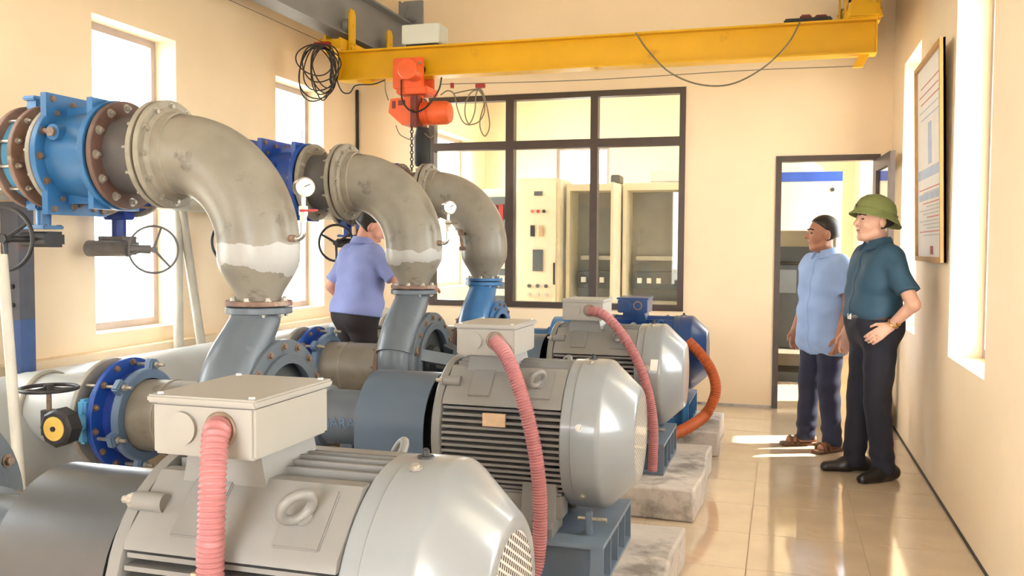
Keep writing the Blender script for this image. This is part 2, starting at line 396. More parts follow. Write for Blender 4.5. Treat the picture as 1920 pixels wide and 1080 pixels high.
win_frame('window_%d' % k, 'x', XR+TL-.04, 9.1, 11.6, .84, 2.9, .05, 'alu_grey'); k += 1
# interior window to the control room
f = MB(); F = .055; y0, y1 = YB-.012, YB+.09
for a, b, c, d in [(WX0, WX0+F, WB0, WB1), (WX1-F, WX1, WB0, WB1), (WX0+F, WX1-F, WB0, WB0+F), (WX0+F, WX1-F, WB1-F, WB1)]: f.b2((a, y0, c), (b, y1, d))
wi = struct(f.build('window_1', 'alu_brown', smooth=False))
cols = [(WX0+F, -2.565), (-2.485, -1.735), (-1.665, WX1-F)]; rows = [(WB0+F, 2.368), (2.445, WB1-F)]
for a in (-2.565, -1.735): MB().b2((a, y0, WB0+F), (a+.08 if a < -2 else a+.07, y1, WB1-F)).build('mullion', 'alu_brown', wi, smooth=False)
for a, b in cols: MB().b2((a, y0, 2.368), (b, y1, 2.445)).build('transom', 'alu_brown', wi, smooth=False)
for a, b in cols:
    for c, d in rows: MB().b2((a, YB+.035, c), (b, YB+.041, d)).build('pane', 'glass', wi, smooth=False)
# door frame and the leaf that stands open against the right wall
f = MB(); f.b2((DX0, YB-.012, 0), (DX0+.05, YB+.1, DZ)); f.b2((DX1-.05, YB-.012, 0), (DX1, YB+.1, DZ)); f.b2((DX0+.05, YB-.012, DZ-.05), (DX1-.05, YB+.1, DZ))
struct(f.build('door_1', 'alu_brown', smooth=False))
hx, hy, wl = DX1-.03, YB-.02, .80
ux = Vector((.05, -1, 0)).normalized(); nx = Vector((ux.y, -ux.x, 0))
def leaf(a, b, c, d, t=.02): 
    m = MB(); q = lambda u, z, w: Vector((hx, hy, 0))+ux*u+nx*w+Vector((0, 0, z))
    return m.prism([(a, c), (b, c), (b, d), (a, d)], q, -t, t)
lf = MB()
for a in [(0, .09, .02, 2.19), (wl-.09, wl, .02, 2.19), (.09, wl-.09, .02, .2), (.09, wl-.09, 2.09, 2.19), (.09, wl-.09, .95, 1.07)]: m_ = leaf(*a); lf.add(m_.v, m_.f)
do = struct(lf.build('door_2', 'alu_brown', smooth=False))
for a in [(.09, wl-.09, .2, .95), (.09, wl-.09, 1.07, 2.09)]: leaf(*a, t=.003).build('pane', 'glass', do, smooth=False)
hm = MB(); q = Vector((hx, hy, 0))+ux*(wl-.045)+nx*.05; hm.cyl(q+Vector((0, 0, 1.0)), q+Vector((0, 0, 1.2)), .01); 
for z in (1.0, 1.2): hm.cyl(q+Vector((0, 0, z)), q+Vector((0, 0, z))-nx*.03, .008)
hm.build('door_handle', 'silver', do)

# ------------------------------------------------------------------ control room furniture
def cab_base(name, label, x0, x1, y0, z1, m='cabinet', depth=.6, grp='cabinets behind the glass'):
    t = thing(name, label, 'cabinet', ((x0+x1)/2, y0+depth/2, 0), grp)
    return t
CY = 10.2
# cabinet with a window of breakers
x0, x1 = at(905, 400, 'y', CY).x, at(966, 400, 'y', CY).x
t = cab_base('control_cabinet', 'cream cabinet with dark glazed door, left of the button panel', x0, x1, CY, 2.1)
MB().b2((x0, CY, 0), (x1, CY+.6, 2.12), .006).build('body', 'cabinet', t)
MB().b2((x0+.05, CY-.012, .7), (x1-.05, CY, 2.02)).build('door_glass', 'equip', t)
for i in range(3):
    MB().b2((x0+.12+i*.09, CY-.035, 1.75), (x0+.18+i*.09, CY-.012, 1.93), .004).build('breaker', 'clip_red', t)
for j in range(5): MB().b2((x0+.1, CY-.03, .85+j*.16), (x1-.1, CY-.012, .93+j*.16), .004).build('terminal_row', 'equip_light', t)
# button-panel cabinet
x0, x1 = at(970, 400, 'y', CY-.15).x, at(1050, 400, 'y', CY-.15).x; y = CY-.15
t = cab_base('control_cabinet', 'cream cabinet with rows of buttons and meters on its closed door', x0, x1, y, 2.2)
MB().b2((x0, y, 0), (x1, y+.6, 2.22), .006).build('body', 'cabinet', t)
MB().b2((x0+.03, y-.014, .12), (x1-.04, y, 2.17), .004).build('door', 'cabinet', t)
xm = (x0+x1)/2
MB().b2((xm-.05, y-.02, 2.02), (xm+.05, y-.014, 2.07)).build('nameplate', 'equip', t)
for i in range(3): MB().cyl((xm-.07+.07*i, y-.03, 1.84), (xm-.07+.07*i, y-.014, 1.84), .02, 12).build('lamp', ['print_red', 'hardware_red', 'dark_equip'][i], t)
for i in range(2): MB().b2((xm-.09+.1*i, y-.025, 1.55), (xm-.04+.1*i, y-.014, 1.68)).build('meter', ['dark_equip', 'plate'][i], t)
MB().b2((xm-.06, y-.025, 1.15), (xm+.06, y-.014, 1.4)).build('display', 'equip', t)
for j in range(6):
    for i in range(3): MB().cyl((xm-.1+.1*i, y-.03, .98-.1*j), (xm-.1+.1*i, y-.014, .98-.1*j), .022, 10).build('button', 'equip_light' if j % 2 else 'equip', t)
MB().b2((x1-.07, y-.03, 1.0), (x1-.05, y-.014, 1.25)).build('handle', 'dark_equip', t)
# two open-fronted cabinets
for (pa, pb, lab) in [(1062, 1160, 'open cream cabinet with grey mounting plate, nearer the button panel'), (1168, 1290, 'open cream cabinet with grey mounting plate, nearest the doorway')]:
    x0, x1 = at(pa, 400, 'y', CY).x, at(pb, 400, 'y', CY).x
    t = cab_base('open_cabinet', lab, x0, x1, CY, 2.2)
    b = MB(); b.b2((x0, CY, 0), (x0+.04, CY+.6, 2.16)); b.b2((x1-.04, CY, 0), (x1, CY+.6, 2.16)); b.b2((x0+.04, CY, 2.08), (x1-.04, CY+.6, 2.16)); b.b2((x0+.04, CY, 0), (x1-.04, CY+.6, .12))
    b.build('body', 'cabinet', t)
    MB().b2((x0+.04, CY+.45, .12), (x1-.04, CY+.5, 2.08)).build('mounting_plate', 'cabinet_inside', t)
    for z, h, m, d in [(1.28, .05, 'equip_light', .1), (.95, .2, 'equip', .25), (.75, .06, 'equip_light', .1), (.4, .25, 'equip', .22)]:
        MB().b2((x0+.1, CY+.45-d, z), (x1-.12, CY+.45, z+h), .006).build('component', m, t)
    for i in range(3): MB().b2((x0+.15+.11*i, CY+.14, 1.02), (x0+.2+.11*i, CY+.2, 1.08)).build('switch', 'white', t)
    if pa == 1168:
        MB().b2((x0-.05, CY-.5, .1), (x0-.02, CY, 2.14), .004).build('door', 'cabinet', t)
        MB().b2((x0+.3, CY+.05, 2.16), (x0+.62, CY+.35, 2.3), .02).build('parcel', 'white', t)
    else: MB().b2((x1-.1, CY+.02, 2.16), (x1+.0, CY+.3, 2.26), .01).build('vent_cap', 'equip', t)
# cabinet seen through the doorway
x0, x1, y = -.55, .60, 10.05
t = thing('switchboard', 'white switchboard with blue top stripe and grey equipment below, seen through doorway', 'cabinet', ((x0+x1)/2, y+.35, 0))
b = MB(); b.b2((x0, y, 1.62), (x1, y+.7, 2.14), .004); b.b2((x1-.05, y, .1), (x1, y+.7, 1.62)); b.b2((x0, y, .1), (x0+.05, y+.7, 1.62)); b.b2((x0+.05, y+.6, .1), (x1-.05, y+.7, 1.62)); b.build('body', 'cabinet', t)
MB().b2((x0, y-.01, 2.14), (x1, y+.7, 2.24)).build('blue_stripe', 'blue_strip', t)
MB().b2((x0, y, 0), (x1, y+.7, .1)).build('plinth', 'dark_equip', t)
MB().b2((x0+.05, y+.3, 1.28), (x1-.05, y+.6, 1.45), .01).build('busbar_tray', 'dark_equip', t)
for i in range(3): 
    e = MB().b2((x0+.12+i*.34, y+.12, .35), (x0+.4+i*.34, y+.6, 1.25), .015).build('breaker_unit', 'dark_equip', t)
    MB().b2((x0+.15+i*.34, y+.105, .95), (x0+.37+i*.34, y+.12, 1.2)).build('front_plate', 'equip', e)
MB().b2((x0+.05, y+.02, .3), (x1-.05, y+.6, .34)).build('shelf', 'equip_light', t)
MB().cyl((x1-.1, y-.02, 2.05), (x1-.1, y, 2.05), .022, 14).build('knob', 'dark_equip', t)
lm = MB(); lm.lathe((.22, 10.3, 2.24), (0, 0, 1), [(0, .2), (.06, .19), (.12, .1), (.14, .02)], 20); solo(lm, 'white_bundle', 'white', 'white rounded bundle lying on top of the blue-striped switchboard', 'bundle', origin=(.22, 10.3, 2.24))

# ------------------------------------------------------------------ wall poster
t = thing('framed_poster', 'tall wood-framed printed poster hanging on the right wall', 'poster', (XR-.02, 6.0, 1.35))
pz0, pz1, py0, py1 = 1.355, 2.6, 5.48, 6.48
def pp(u, z, w): return Vector((XR-.012-.035*(z-pz0)/(pz1-pz0)-w, u, z))
MB().prism([(py0, pz0), (py1, pz0), (py1, pz1), (py0, pz1)], pp, 0, .012).build('sheet', 'paper', t, smooth=False)
fr = .03
for a, b, c, d in [(py0, py0+fr, pz0, pz1), (py1-fr, py1, pz0, pz1), (py0+fr, py1-fr, pz0, pz0+fr), (py0+fr, py1-fr, pz1-fr, pz1)]:
    MB().prism([(a, c), (b, c), (b, d), (a, d)], pp, 0, .03).build('frame_rail', 'frame_wood', t, smooth=False)
def pr(a, b, c, d, m, n='print_line'): MB().prism([(a, c), (b, c), (b, d), (a, d)], pp, .012, .0135).build(n, m, t, smooth=False)
for i in range(5): pr(py0+.12+.05*(i % 2), py1-.12-.06*((i+1) % 2), 2.44-.05*i, 2.447-.05*i, 'print_red' if i < 3 else 'print_blue')
pr(5.9, 6.02, 1.95, 2.2, 'print_blue', 'print_block'); pr(py0+.06, py1-.06, 1.87, 1.93, 'print_blue', 'print_block')
for i in range(14): pr(py0+.1, py1-.1-.15*((i*7) % 3), 1.80-.022*i, 1.806-.022*i, 'print_grey' if i % 4 else 'print_red')
pr(py0+.08, py1-.08, 1.74, 1.775, 'print_blue', 'print_block'); pr(5.85, 5.95, 1.40, 1.45, 'clip_red', 'stamp')

# ------------------------------------------------------------------ pump sets (built for the set at Y=U2, then copied)
U1, U2, U3, U4 = 1.74, 3.5, 5.26, 6.66
ZM, ZP, ZS, ZD = .695, .69, .64, 1.84      # motor, pump, suction and discharge axes
EX = (1, 0, 0); EZ = (0, 0, 1)
XV = -2.22                                  # discharge riser
BX0, BX1, BH = -2.6, -.40, .175
# concrete plinths
for u, hw, lab in [(U1, .565, 'concrete plinth under the nearest grey motor'), (U2, .565, 'concrete plinth at bottom right under the second grey motor'),
                   (U3, .57, 'stained concrete plinth with cracked face under the third grey motor'), (U4+.0, .40, 'narrow concrete plinth under the blue motor near the back wall')]:
    bm_ = MB(); n = 14; 
    def jig(x, y, z): 
        return (x+.012*math.sin(7*y+3*u), y+.01*math.sin(5*x+u), z+(.004*math.sin(9*x+4*y) if z > 0 else 0))
    X = [BX0+(BX1-BX0)*i/n for i in range(n+1)]; Y = [u-hw+2*hw*i/6 for i in range(7)]
    v = []; f = []
    for x in X:
        for y_ in Y: v.append(jig(x, y_, BH-.005))
    for i in range(n):
        for j in range(6): f.append((i*7+j, (i+1)*7+j, (i+1)*7+j+1, i*7+j+1))
    per = [(i, 0) for i in range(n+1)]+[(n, j) for j in range(1, 7)]+[(i, 6) for i in range(n-1, -1, -1)]+[(0, j) for j in range(5, 0, -1)]
    o_ = len(v)
    for i, j in per: v.append(jig(X[i], Y[j], 0))
    for q in range(len(per)):
        a, b = per[q], per[(q+1) % len(per)]; f.append((a[0]*7+a[1], b[0]*7+b[1], o_+(q+1) % len(per), o_+q))
    f.append(tuple(range(o_, o_+len(per)))); bm_.add(v, f)
    o = solo(bm_, 'concrete_plinth', 'concrete', lab, 'plinth', 'pump plinths', origin=((BX0+BX1)/2, u, 0))
    md = o.modifiers.new('b', 'BEVEL'); md.width = .012; md.segments = 2; md.limit_method = 'ANGLE'

# welded base frame
FT = .345
def make_frame():
    t = thing('base_frame', '', 'base frame', (-1.5, U2, BH), 'steel base frames')
    hw = .27
    for s_ in (-1, 1):
        r = MB(); y = U2+s_*hw
        r.b2((-2.5, y-.05, FT-.016), (-.64, y+.05, FT)); r.b2((-2.5, y-.05, BH), (-.64, y+.05, BH+.014)); r.b2((-2.5, y-s_*.008-.006, BH+.014), (-.64, y-s_*.008+.006, FT-.016)); r.build('side_rail', 'frame_blue', t, smooth=False)
        for x in (-2.2, -1.85, -1.5, -1.15, -.85): MB().b2((x-.006, y-.05, BH+.014), (x+.006, y-.015, FT-.016)).b2((x-.006, y+.01, BH+.014), (x+.006, y+.05, FT-.016)).build('stiffener', 'frame_blue', t, smooth=False)
    e = MB(); e.b2((-.70, U2-hw+.05, FT-.016), (-.60, U2+hw-.05, FT)); e.b2((-.70, U2-hw+.05, BH), (-.60, U2+hw-.05, BH+.014)); e.b2((-.66, U2-hw+.05, BH+.014), (-.648, U2+hw-.05, FT-.016)); e.b2((-.64, U2-hw-.05, BH), (-.60, U2-hw+.05, BH+.014)); e.b2((-.64, U2+hw-.05, BH), (-.60, U2+hw+.05, BH+.014)); e.b2((-.64, U2-hw-.05, FT-.016), (-.60, U2-hw+.05, FT)); e.b2((-.64, U2+hw-.05, FT-.016), (-.60, U2+hw+.05, FT))
    e.build('end_channel', 'frame_blue', t, smooth=False)
    for y in (-.31, -.16, 0, .16, .31): MB().b2((-.648, U2+y-.006, BH+.014), (-.60, U2+y+.006, FT-.016)).build('stiffener', 'frame_blue', t, smooth=False)
    MB().b2((-1.35, U2-.22, FT-.03), (-.70, U2+.22, FT-.01)).build('deck_plate', 'frame_blue', t, smooth=False)
    for s_ in (-1, 1):
        b = MB().b2((-.69, U2+s_*.2-.012, FT), (-.665, U2+s_*.2+.012, FT+.09), .004).build('jacking_lug', 'frame_blue', t)
        MB().cyl((-.72, U2+s_*.2, FT+.06), (-.61, U2+s_*.2, FT+.06), .008, 10).build('jacking_bolt', 'bolt', b)
    return t
fr0 = make_frame(); fr0['label'] = 'grey-blue steel base frame under the second grey motor'
dup(fr0, U1-U2, 'grey-blue steel base frame under the nearest grey motor')
dup(fr0, U3-U2, 'grey-blue steel base frame under the third grey motor')
dup(fr0, U4-U2, 'blue steel base frame under the small blue motor', recolor={'frame_blue': 'blue'})

# electric motor
MX0, MX1, RF = -1.27, -.765, .283
def make_motor():
    t = thing('electric_motor', '', 'motor', (-1.0, U2, FT), 'electric motors')
    c = Vector((0, U2, ZM))
    MB().lathe(c, EX, [(MX0, .218), (MX1+.02, .218)], 48).build('body', 'motor', t)
    def fin(name, p, q): MB().b2(p, q).build(name, 'motor', t, smooth=False)
    z = -.215
    while z < .125:
        w = math.sqrt(RF**2-z*z); fin('cooling_fin', (MX0+.025, U2-w, ZM+z-.005), (MX1-.005, U2+w, ZM+z+.005)); z += .0235
    for y in [-.112, -.08, -.048, -.016, .016, .048, .08, .112]:
        w = math.sqrt(RF**2-y*y); fin('cooling_fin', (MX0+.025, U2+y-.004, ZM+.2), (MX1-.005, U2+y+.004, ZM+w))
    for s_ in (-1, 1):       # smooth lifting pads at 45 degrees
        poly = [(s_*.12, .262), (s_*.15, .262), (s_*.262, .15), (s_*.268, .128), (s_*.12, .128)]
        pd = MB().prism(poly, lambda a, b, w_: Vector((w_, U2+a, ZM+b)), MX0+.025, MX1-.012).build('lifting_pad', 'motor', t)
        n = Vector((0, s_*.707, .707)); q = Vector((0, U2+s_*.206, ZM+.206))
        for xa, xb in [(-1.15, -1.06), (-.92, -.82)]:
            b = MB(); R3 = Matrix((Vector((1, 0, 0)), Vector((0, .707, -.707*s_)), n)).transposed()
            b.box(q+Vector(((xa+xb)/2, 0, 0))-n*.001, (xb-xa, .13, .012), R3, .003); b.build('pad_boss', 'motor', t)
        e = MB(); ce = q+Vector((-.875, 0, 0))+n*.044; e.torus(ce, Vector((.75, s_*.5, -.5)), .032, .0105, 24, 10); e.cyl(q+Vector((-.875, 0, 0)), q+Vector((-.875, 0, 0))+n*.012, .02, 16); e.build('eye_bolt', 'motor', t)
        fb = MB(); w0 = q+Vector((MX0+.01, 0, 0))+n*.005; fb.cyl(w0, w0+Vector((.07, 0, 0)), .02, 16); fb.build('flange_bolt_boss', 'motor', t); put('bolt', shared('bolt_b', lambda: MB().lathe((0, 0, 0), (0, 0, 1), [(0, .015), (.012, .015), (.013, .008), (.028, .008)], 6), 'bolt'), t, w0+Vector((-.005, 0, 0)), (-1, 0, 0))
    for s_ in (-1, 1): MB().b2((MX0+.03, U2+s_*.13, ZM-.30), (MX1-.01, U2+s_*.225, ZM-.2), .008).build('skirt', 'motor', t)
    de = MB(); de.lathe(c, EX, [(MX0-.05, .07), (MX0-.05, .12), (MX0-.035, .2), (MX0-.018, .28), (MX0-.01, .288), (MX0+.016, .288), (MX0+.02, .28), (MX0+.02, .1)], 48, False); de.build('drive_end_shield', 'motor', t)
    MB().cyl(c+Vector((MX0-.16, 0, 0)), c+Vector((MX0-.02, 0, 0)), .035, 20).build('shaft', 'bolt', t)
    fc = MB(); x0 = MX1-.012
    fc.lathe(c, EX, [(x0, .20), (x0, .285), (x0+.004, .289), (x0+.04, .289), (x0+.043, .2925), (x0+.13, .2925), (x0+.142, .290), (x0+.152, .284), (x0+.255, .188), (x0+.262, .176), (x0+.262, .15)], 56, False)
    fco = fc.build('fan_cover', 'fan_cover', t)
    MB().lathe(c, EX, [(x0+.258, .155), (x0+.2615, .155)], 40).build('air_grille', 'grille', fco)
    for a in (-.2, .8, 1.8, 2.9, 3.9, 4.9):
        d = Vector((0, math.cos(a), math.sin(a))); put('screw', shared('screw', lambda: MB().lathe((0, 0, 0), (0, 0, 1), [(0, .015), (.002, .015), (.002, .009), (.009, .009)], 8), 'bolt'), fco, c+Vector((x0+.075, 0, 0))+d*.293, d)
    MB().lathe(c+Vector((x0+.07, 0, .288)), EZ, [(0, .02), (.008, .018), (.008, .008), (.02, .008), (.024, .004)], 14).build('grease_nipple', 'cast_black', t)
    # terminal box
    bx0, bx1, by0, by1 = -1.2, -.967, U2-.235, U2+.06
    pt = MB(); pt.prism([(-1.19, ZM+.20), (-.975, ZM+.20), (-1.0, 1.02), (-1.165, 1.02)], lambda a, b, w_: Vector((a, w_, b)), U2-.165, U2+.05); pt.build('pedestal', 'motor', t)
    tb = MB().b2((bx0, by0, 1.012), (bx1, by1, 1.118), .006).build('terminal_box', 'term_box', t)
    MB().b2((bx0-.008, by0-.008, 1.116), (bx1+.008, by1+.008, 1.132), .004).build('lid', 'term_box', tb)
    for sx, sy in [(bx0+.012, by0+.012), (bx1-.012, by0+.012), (bx0+.012, by1-.012), (bx1-.012, by1-.012)]: put('lid_screw', shared('lid_screw', lambda: MB().lathe((0, 0, 0), (0, 0, 1), [(0, .007), (.004, .006)], 8), 'bolt'), tb, (sx, sy, 1.132))
    MB().cyl((bx0+.072, by0-.009, 1.068), (bx0+.072, by0+.002, 1.068), .033, 28).build('blanking_plug', 'term_box', tb)
    MB().ring((bx0+.158, by0, 1.07), (0, -1, 0), -.002, .006, .026, .036, 28).build('cable_gland', 'bolt_rust', tb)
    MB().b2((-1.075, U2-.288, ZM+.055), (-.985, U2-.28, ZM+.105)).build('nameplate', 'plate', t, smooth=False)
    for xa, xb in [(-1.235, -1.12), (-.93, -.80)]:
        for s_ in (-1, 1):
            ft = MB(); ft.prism([(s_*.09, -.215), (s_*.235, -.16), (s_*.255, -.30), (s_*.285, -.318), (s_*.285, FT-ZM), (s_*.12, FT-ZM)], lambda a, b, w_: Vector((w_, U2+a, ZM+b)), xa, xb)
            fo = ft.build('foot', 'motor', t); put('bolt', shared('bolt_f', lambda: MB().lathe((0, 0, 0), (0, 0, 1), [(0, .016), (.014, .016), (.014, .008), (.026, .008)], 6), 'bolt'), fo, ((xa+xb)/2, U2+s_*.27, ZM-.318), EZ)
    return t
mo = make_motor(); mo['label'] = 'second grey electric motor, with pink hose and side nameplate, whole in view'
dup(mo, U1-U2, 'nearest grey electric motor, cut off by the bottom edge of the picture')
m3_ = dup(mo, U3-U2, 'third grey electric motor, partly hiding the blue motor, white sticker on its cover')
ROOT[m3_.name] = Vector(m3_.location)
MB().prism([(-.022, -.03), (.018, -.03), (.022, .03), (-.018, .03)], lambda a, b, w_: Vector((-.665+a, U3-.282-w_+b*.19, ZM+.085+b)), .0, .006).build('sticker', 'white', m3_, smooth=False)
dup(mo, U4-U2, 'blue electric motor nearest the back wall', dx=.055, scale=.92, recolor={'motor': 'blue_motor', 'fan_cover': 'blue_motor', 'term_box': 'blue_motor', 'grille': 'blue_motor'})

# coupling guards
def make_guard():
    t = thing('coupling_guard', '', 'guard', (-1.49, U2, FT), 'coupling guards')
    R = .222; zc = ZP-.01; x0, x1 = -1.645, -1.345
    out = [(-R, FT)]+[(-R*math.cos(PI*k/28), zc+R*math.sin(PI*k/28)) for k in range(29)]+[(R, FT)]
    inn = [(a*(R-.006)/R, b if i in (0, 30) else zc+(b-zc)*(R-.006)/R) for i, (a, b) in enumerate(out)]
    v = []; f = []; n = len(out)
    for x in (x0, x1):
        for a, b in out: v.append((x, U2+a, b))
        for a, b in inn: v.append((x, U2+a, b))
    for i in range(n-1):
        f += [(i, i+1, 2*n+i+1, 2*n+i), (n+i+1, n+i, 3*n+i, 3*n+i+1), (i+1, i, n+i, n+i+1), (2*n+i, 2*n+i+1, 3*n+i+1, 3*n+i)]
    f += [(0, 2*n, 3*n, n), (n-1, 2*n-1, 4*n-1, 3*n-1)]
    MB().add(v, f).build('cover', 'guard', t)
    MB().lathe((0, U2, zc), EX, [(x0+.004, .03), (x0+.004, R-.012), (x0+.008, R-.012), (x0+.008, .03)], 40, False).build('end_plate', 'black_inside', t)
    MB().lathe((0, U2, zc), EX, [(-1.52, .03), (-1.52, .12), (-1.44, .12), (-1.44, .03)], 28, False).build('coupling_half', 'black_inside', t)
    MB().lathe((0, U2, zc), EX, [(-1.435, .03), (-1.435, .12), (-1.365, .12), (-1.365, .03)], 28, False).build('coupling_half', 'black_inside', t)
    return t
gd = make_guard(); gd['label'] = 'matt blue-grey coupling guard beside the second grey motor'
dup(gd, U1-U2, 'shiny steel coupling guard in the bottom left corner', recolor={'guard': 'guard_steel'})
dup(gd, U3-U2, 'coupling guard peeping out behind the second motor’s terminal box')
dup(gd, U4-U2, 'coupling guard of the blue motor near the back wall', recolor={'guard': 'blue'})

# centrifugal pump
def make_pump():
    t = thing('centrifugal_pump', '', 'pump', (XV, U2, FT), 'centrifugal pumps')
    c = Vector((0, U2, ZP))
    # spiral volute: rounded cross-section swept round the shaft, growing towards the riser
    v = []; f = []; n = 44; k = 12
    for i in range(n+1):
        a = PI*.42+2*PI*i/n*.93; g = i/n; r = .065+.055*g; Rm = .235+.05*g
        d = Vector((0, -math.cos(a), math.sin(a)))
        for j in range(k):
            b = 2*PI*j/k; v.append(Vector((XV+math.sin(b)*r*1.0, U2, ZP))+d*(Rm+math.cos(b)*r))
    for i in range(n):
        for j in range(k): f.append((i*k+j, i*k+(j+1) % k, (i+1)*k+(j+1) % k, (i+1)*k+j))
    f.append(tuple(range(k))[::-1]); f.append(tuple(range(n*k, n*k+k)))
    vo = MB().add(v, f); vo.lathe(c, EX, [(XV-.1, .12), (XV-.085, .24), (XV+.085, .24), (XV+.1, .1)], 36); vo.build('volute', 'grey_blue', t)
    # discharge neck, sweeping from the near side of the volute up to the flange
    pts = spline([(XV, U2-.27, ZP+.08), (XV, U2-.205, ZP+.22), (XV, U2-.10, ZP+.33), (XV, U2-.02, ZP+.415), (XV, U2, 1.14)], 24)
    MB().tube(pts, [.125-.03*i/(len(pts)-1) for i in range(len(pts))], 24).build('discharge_neck', 'grey_blue', t)
    gus = MB(); gus.prism([(-.12, ZP+.22), (.16, ZP+.24), (.05, ZP+.42), (-.03, ZP+.42)], lambda a, b, w_: Vector((w_, U2+a, b)), XV-.012, XV+.012); gus.build('neck_web', 'grey_blue', t)
    MB().ring((XV, U2, 0), EZ, 1.13, 1.158, .03, .145, 40).build('discharge_flange', 'grey_blue', t)
    bolts(t, (XV, U2, 1.13), (0, 0, -1), .118, 8, .011, 'bolt', .012)
    MB().ring(c, EX, XV-.14, XV-.11, .05, .24, 40).build('suction_flange', 'grey_blue', t)
    # bolted cover and lantern
    xr = XV+.12
    MB().ring(c, EX, xr-.03, xr+.012, .235, .325, 52).build('casing_cover', 'grey_blue', t)
    bolts(t, c+Vector((xr+.012, 0, 0)), EX, .295, 16, .013, 'bolt_rust', .012)
    MB().lathe(c, EX, [(xr-.025, .24), (xr-.02, .24), (xr-.01, .12), (xr+.03, .11), (xr+.04, .05)], 36).build('seal_housing', 'dark_equip', t)  # dark colour stands in for the shade inside the lantern opening
    ln = MB(); MB_r = ln.ring(c, EX, xr+.012, xr+.03, .22, .262, 48)
    for a in (.35, PI-.35, PI+.5, 2*PI-.5):
        p = Vector((0, math.cos(a), math.sin(a))); tn = Vector((0, -math.sin(a), math.cos(a)))
        R3 = Matrix((Vector((1, 0, 0)), p, tn)).transposed()
        vv = []
        for x, r0, r1 in [(xr+.015, .19, .262), (xr+.2, .07, .13)]:
            for rr in (r0, r1):
                for s_ in (-.035, .035): vv.append(c+Vector((x, 0, 0))+p*rr+tn*s_)
        ln.add(vv, [(0, 1, 3, 2), (4, 6, 7, 5), (0, 2, 6, 4), (1, 5, 7, 3), (0, 4, 5, 1), (2, 3, 7, 6)])
    ln.build('lantern', 'grey_blue', t)
    MB().lathe(c, EX, [(xr+.17, .05), (xr+.175, .125), (xr+.19, .135), (xr+.23, .135), (xr+.235, .118), (xr+.40, .118), (xr+.405, .132), (xr+.435, .132), (xr+.44, .05)], 36, False).build('bearing_housing', 'grey_blue', t)
    b = text_mesh('EBARA', .062, .003, Matrix.Translation((xr+.318, U2-.118, ZP-.005)) @ Matrix.Rotation(PI/2, 4, 'X')); b.build('lettering', 'joint_ring', t, smooth=False)
    MB().cyl(c+Vector((xr+.02, 0, 0)), c+Vector((-1.43, 0, 0)), .028, 16).build('shaft', 'bolt', t)
    for s_ in (-1, 1):
        MB().b2((XV-.08, U2+s_*.24-.05, FT), (XV+.08, U2+s_*.24+.05, FT+.05), .005).b2((XV-.03, U2+s_*.24-.04, FT+.045), (XV+.03, U2+s_*.24+.04, ZP-.1)).build('foot', 'grey_blue', t)
    MB().b2((xr+.30, U2-.05, FT), (xr+.36, U2+.05, ZP-.1), .004).build('housing_support', 'grey_blue', t)
    # eye lug on the cover
    MB().torus(c+Vector((xr+.03, -.30, .12)), (1, .3, 0), .022, .006, 18, 8).build('drain_ring', 'bolt_rust', t)
    return t
pu = make_pump(); pu['label'] = 'grey-blue centrifugal pump below the large left elbow'
dup(pu, U1-U2, 'grey-blue centrifugal pump at the far left edge beside the steel guard')
p3_ = dup(pu, U3-U2, 'grey-blue centrifugal pump below the middle elbow')
ROOT[p3_.name] = Vector(p3_.location); d_ = Vector((.395, -.91, .07)); x_ = Vector((.91, .395, 0)).normalized(); y_ = d_.cross(x_)
c_ = Vector((XV, U3-.11, 1.012))+d_*.108
text_mesh('1', .06, .002, Matrix(((x_.x, y_.x, d_.x, c_.x), (x_.y, y_.y, d_.y, c_.y), (x_.z, y_.z, d_.z, c_.z), (0, 0, 0, 1)))).build('painted_numeral', 'white', p3_, smooth=False)
dup(pu, U4-U2, 'bright blue centrifugal pump below the farthest elbow', recolor={'grey_blue': 'blue'})

# ------------------------------------------------------------------ hoses (pixel + distance of the motor's near side)
def hose(pts, r, pitch, m, label, cat='hose'):
    raw = spline(pts, 240); L_ = [0]
    for a, b in zip(raw, raw[1:]): L_.append(L_[-1]+(b-a).length)
    n = int(L_[-1]/pitch*5); out = []; j = 0
    for i in range(n+1):
        s_ = L_[-1]*i/n
        while j < len(L_)-2 and L_[j+1] < s_: j += 1
        out.append(raw[j].lerp(raw[j+1], (s_-L_[j])/max(1e-9, L_[j+1]-L_[j])))
    rr = [r*(1+.085*(math.cos(2*PI*i/5) if i % 5 else 1)) for i in range(n+1)]
    b = MB().tube(out, rr, 16)
    return solo(b, 'corrugated_hose', m, label, cat, 'cable hoses', origin=pts[-1])
gx = -1.2+.158
A = lambda px, py, y: at(px, py, 'y', y)
hose([(gx, U1-.235, 1.07), A(404, 815, U1-.27), A(399, 900, U1-.30), A(396, 1000, U1-.31), A(394, 1090, U1-.31), (A(394, 1090, U1-.31).x+.01, U1-.33, .40), (A(394, 1090, U1-.31).x+.05, U1-.40, BH+.03)], .0245, .0105, 'hose', 'thick pink corrugated hose from the nearest motor’s terminal box')
hose([(gx, U2-.235, 1.07), A(952, 672, U2-.285), A(976, 735, U2-.315), A(996, 810, U2-.325), A(1009, 890, U2-.325), A(1013, 970, U2-.33), A(1008, 1050, U2-.34), (A(1008, 1050, U2-.34).x-.02, U2-.36, BH+.03)], .0265, .0105, 'hose', 'pink corrugated hose curving down across the second motor')
hose([(gx, U3-.235, 1.07), A(1135, 592, U3-.26), A(1172, 635, U3-.30), A(1203, 695, U3-.33), A(1219, 755, U3-.34), A(1225, 810, U3-.34), (A(1225, 810, U3-.34).x, U3-.35, BH+.03)], .0265, .0105, 'hose', 'pink corrugated hose curving down across the third motor')
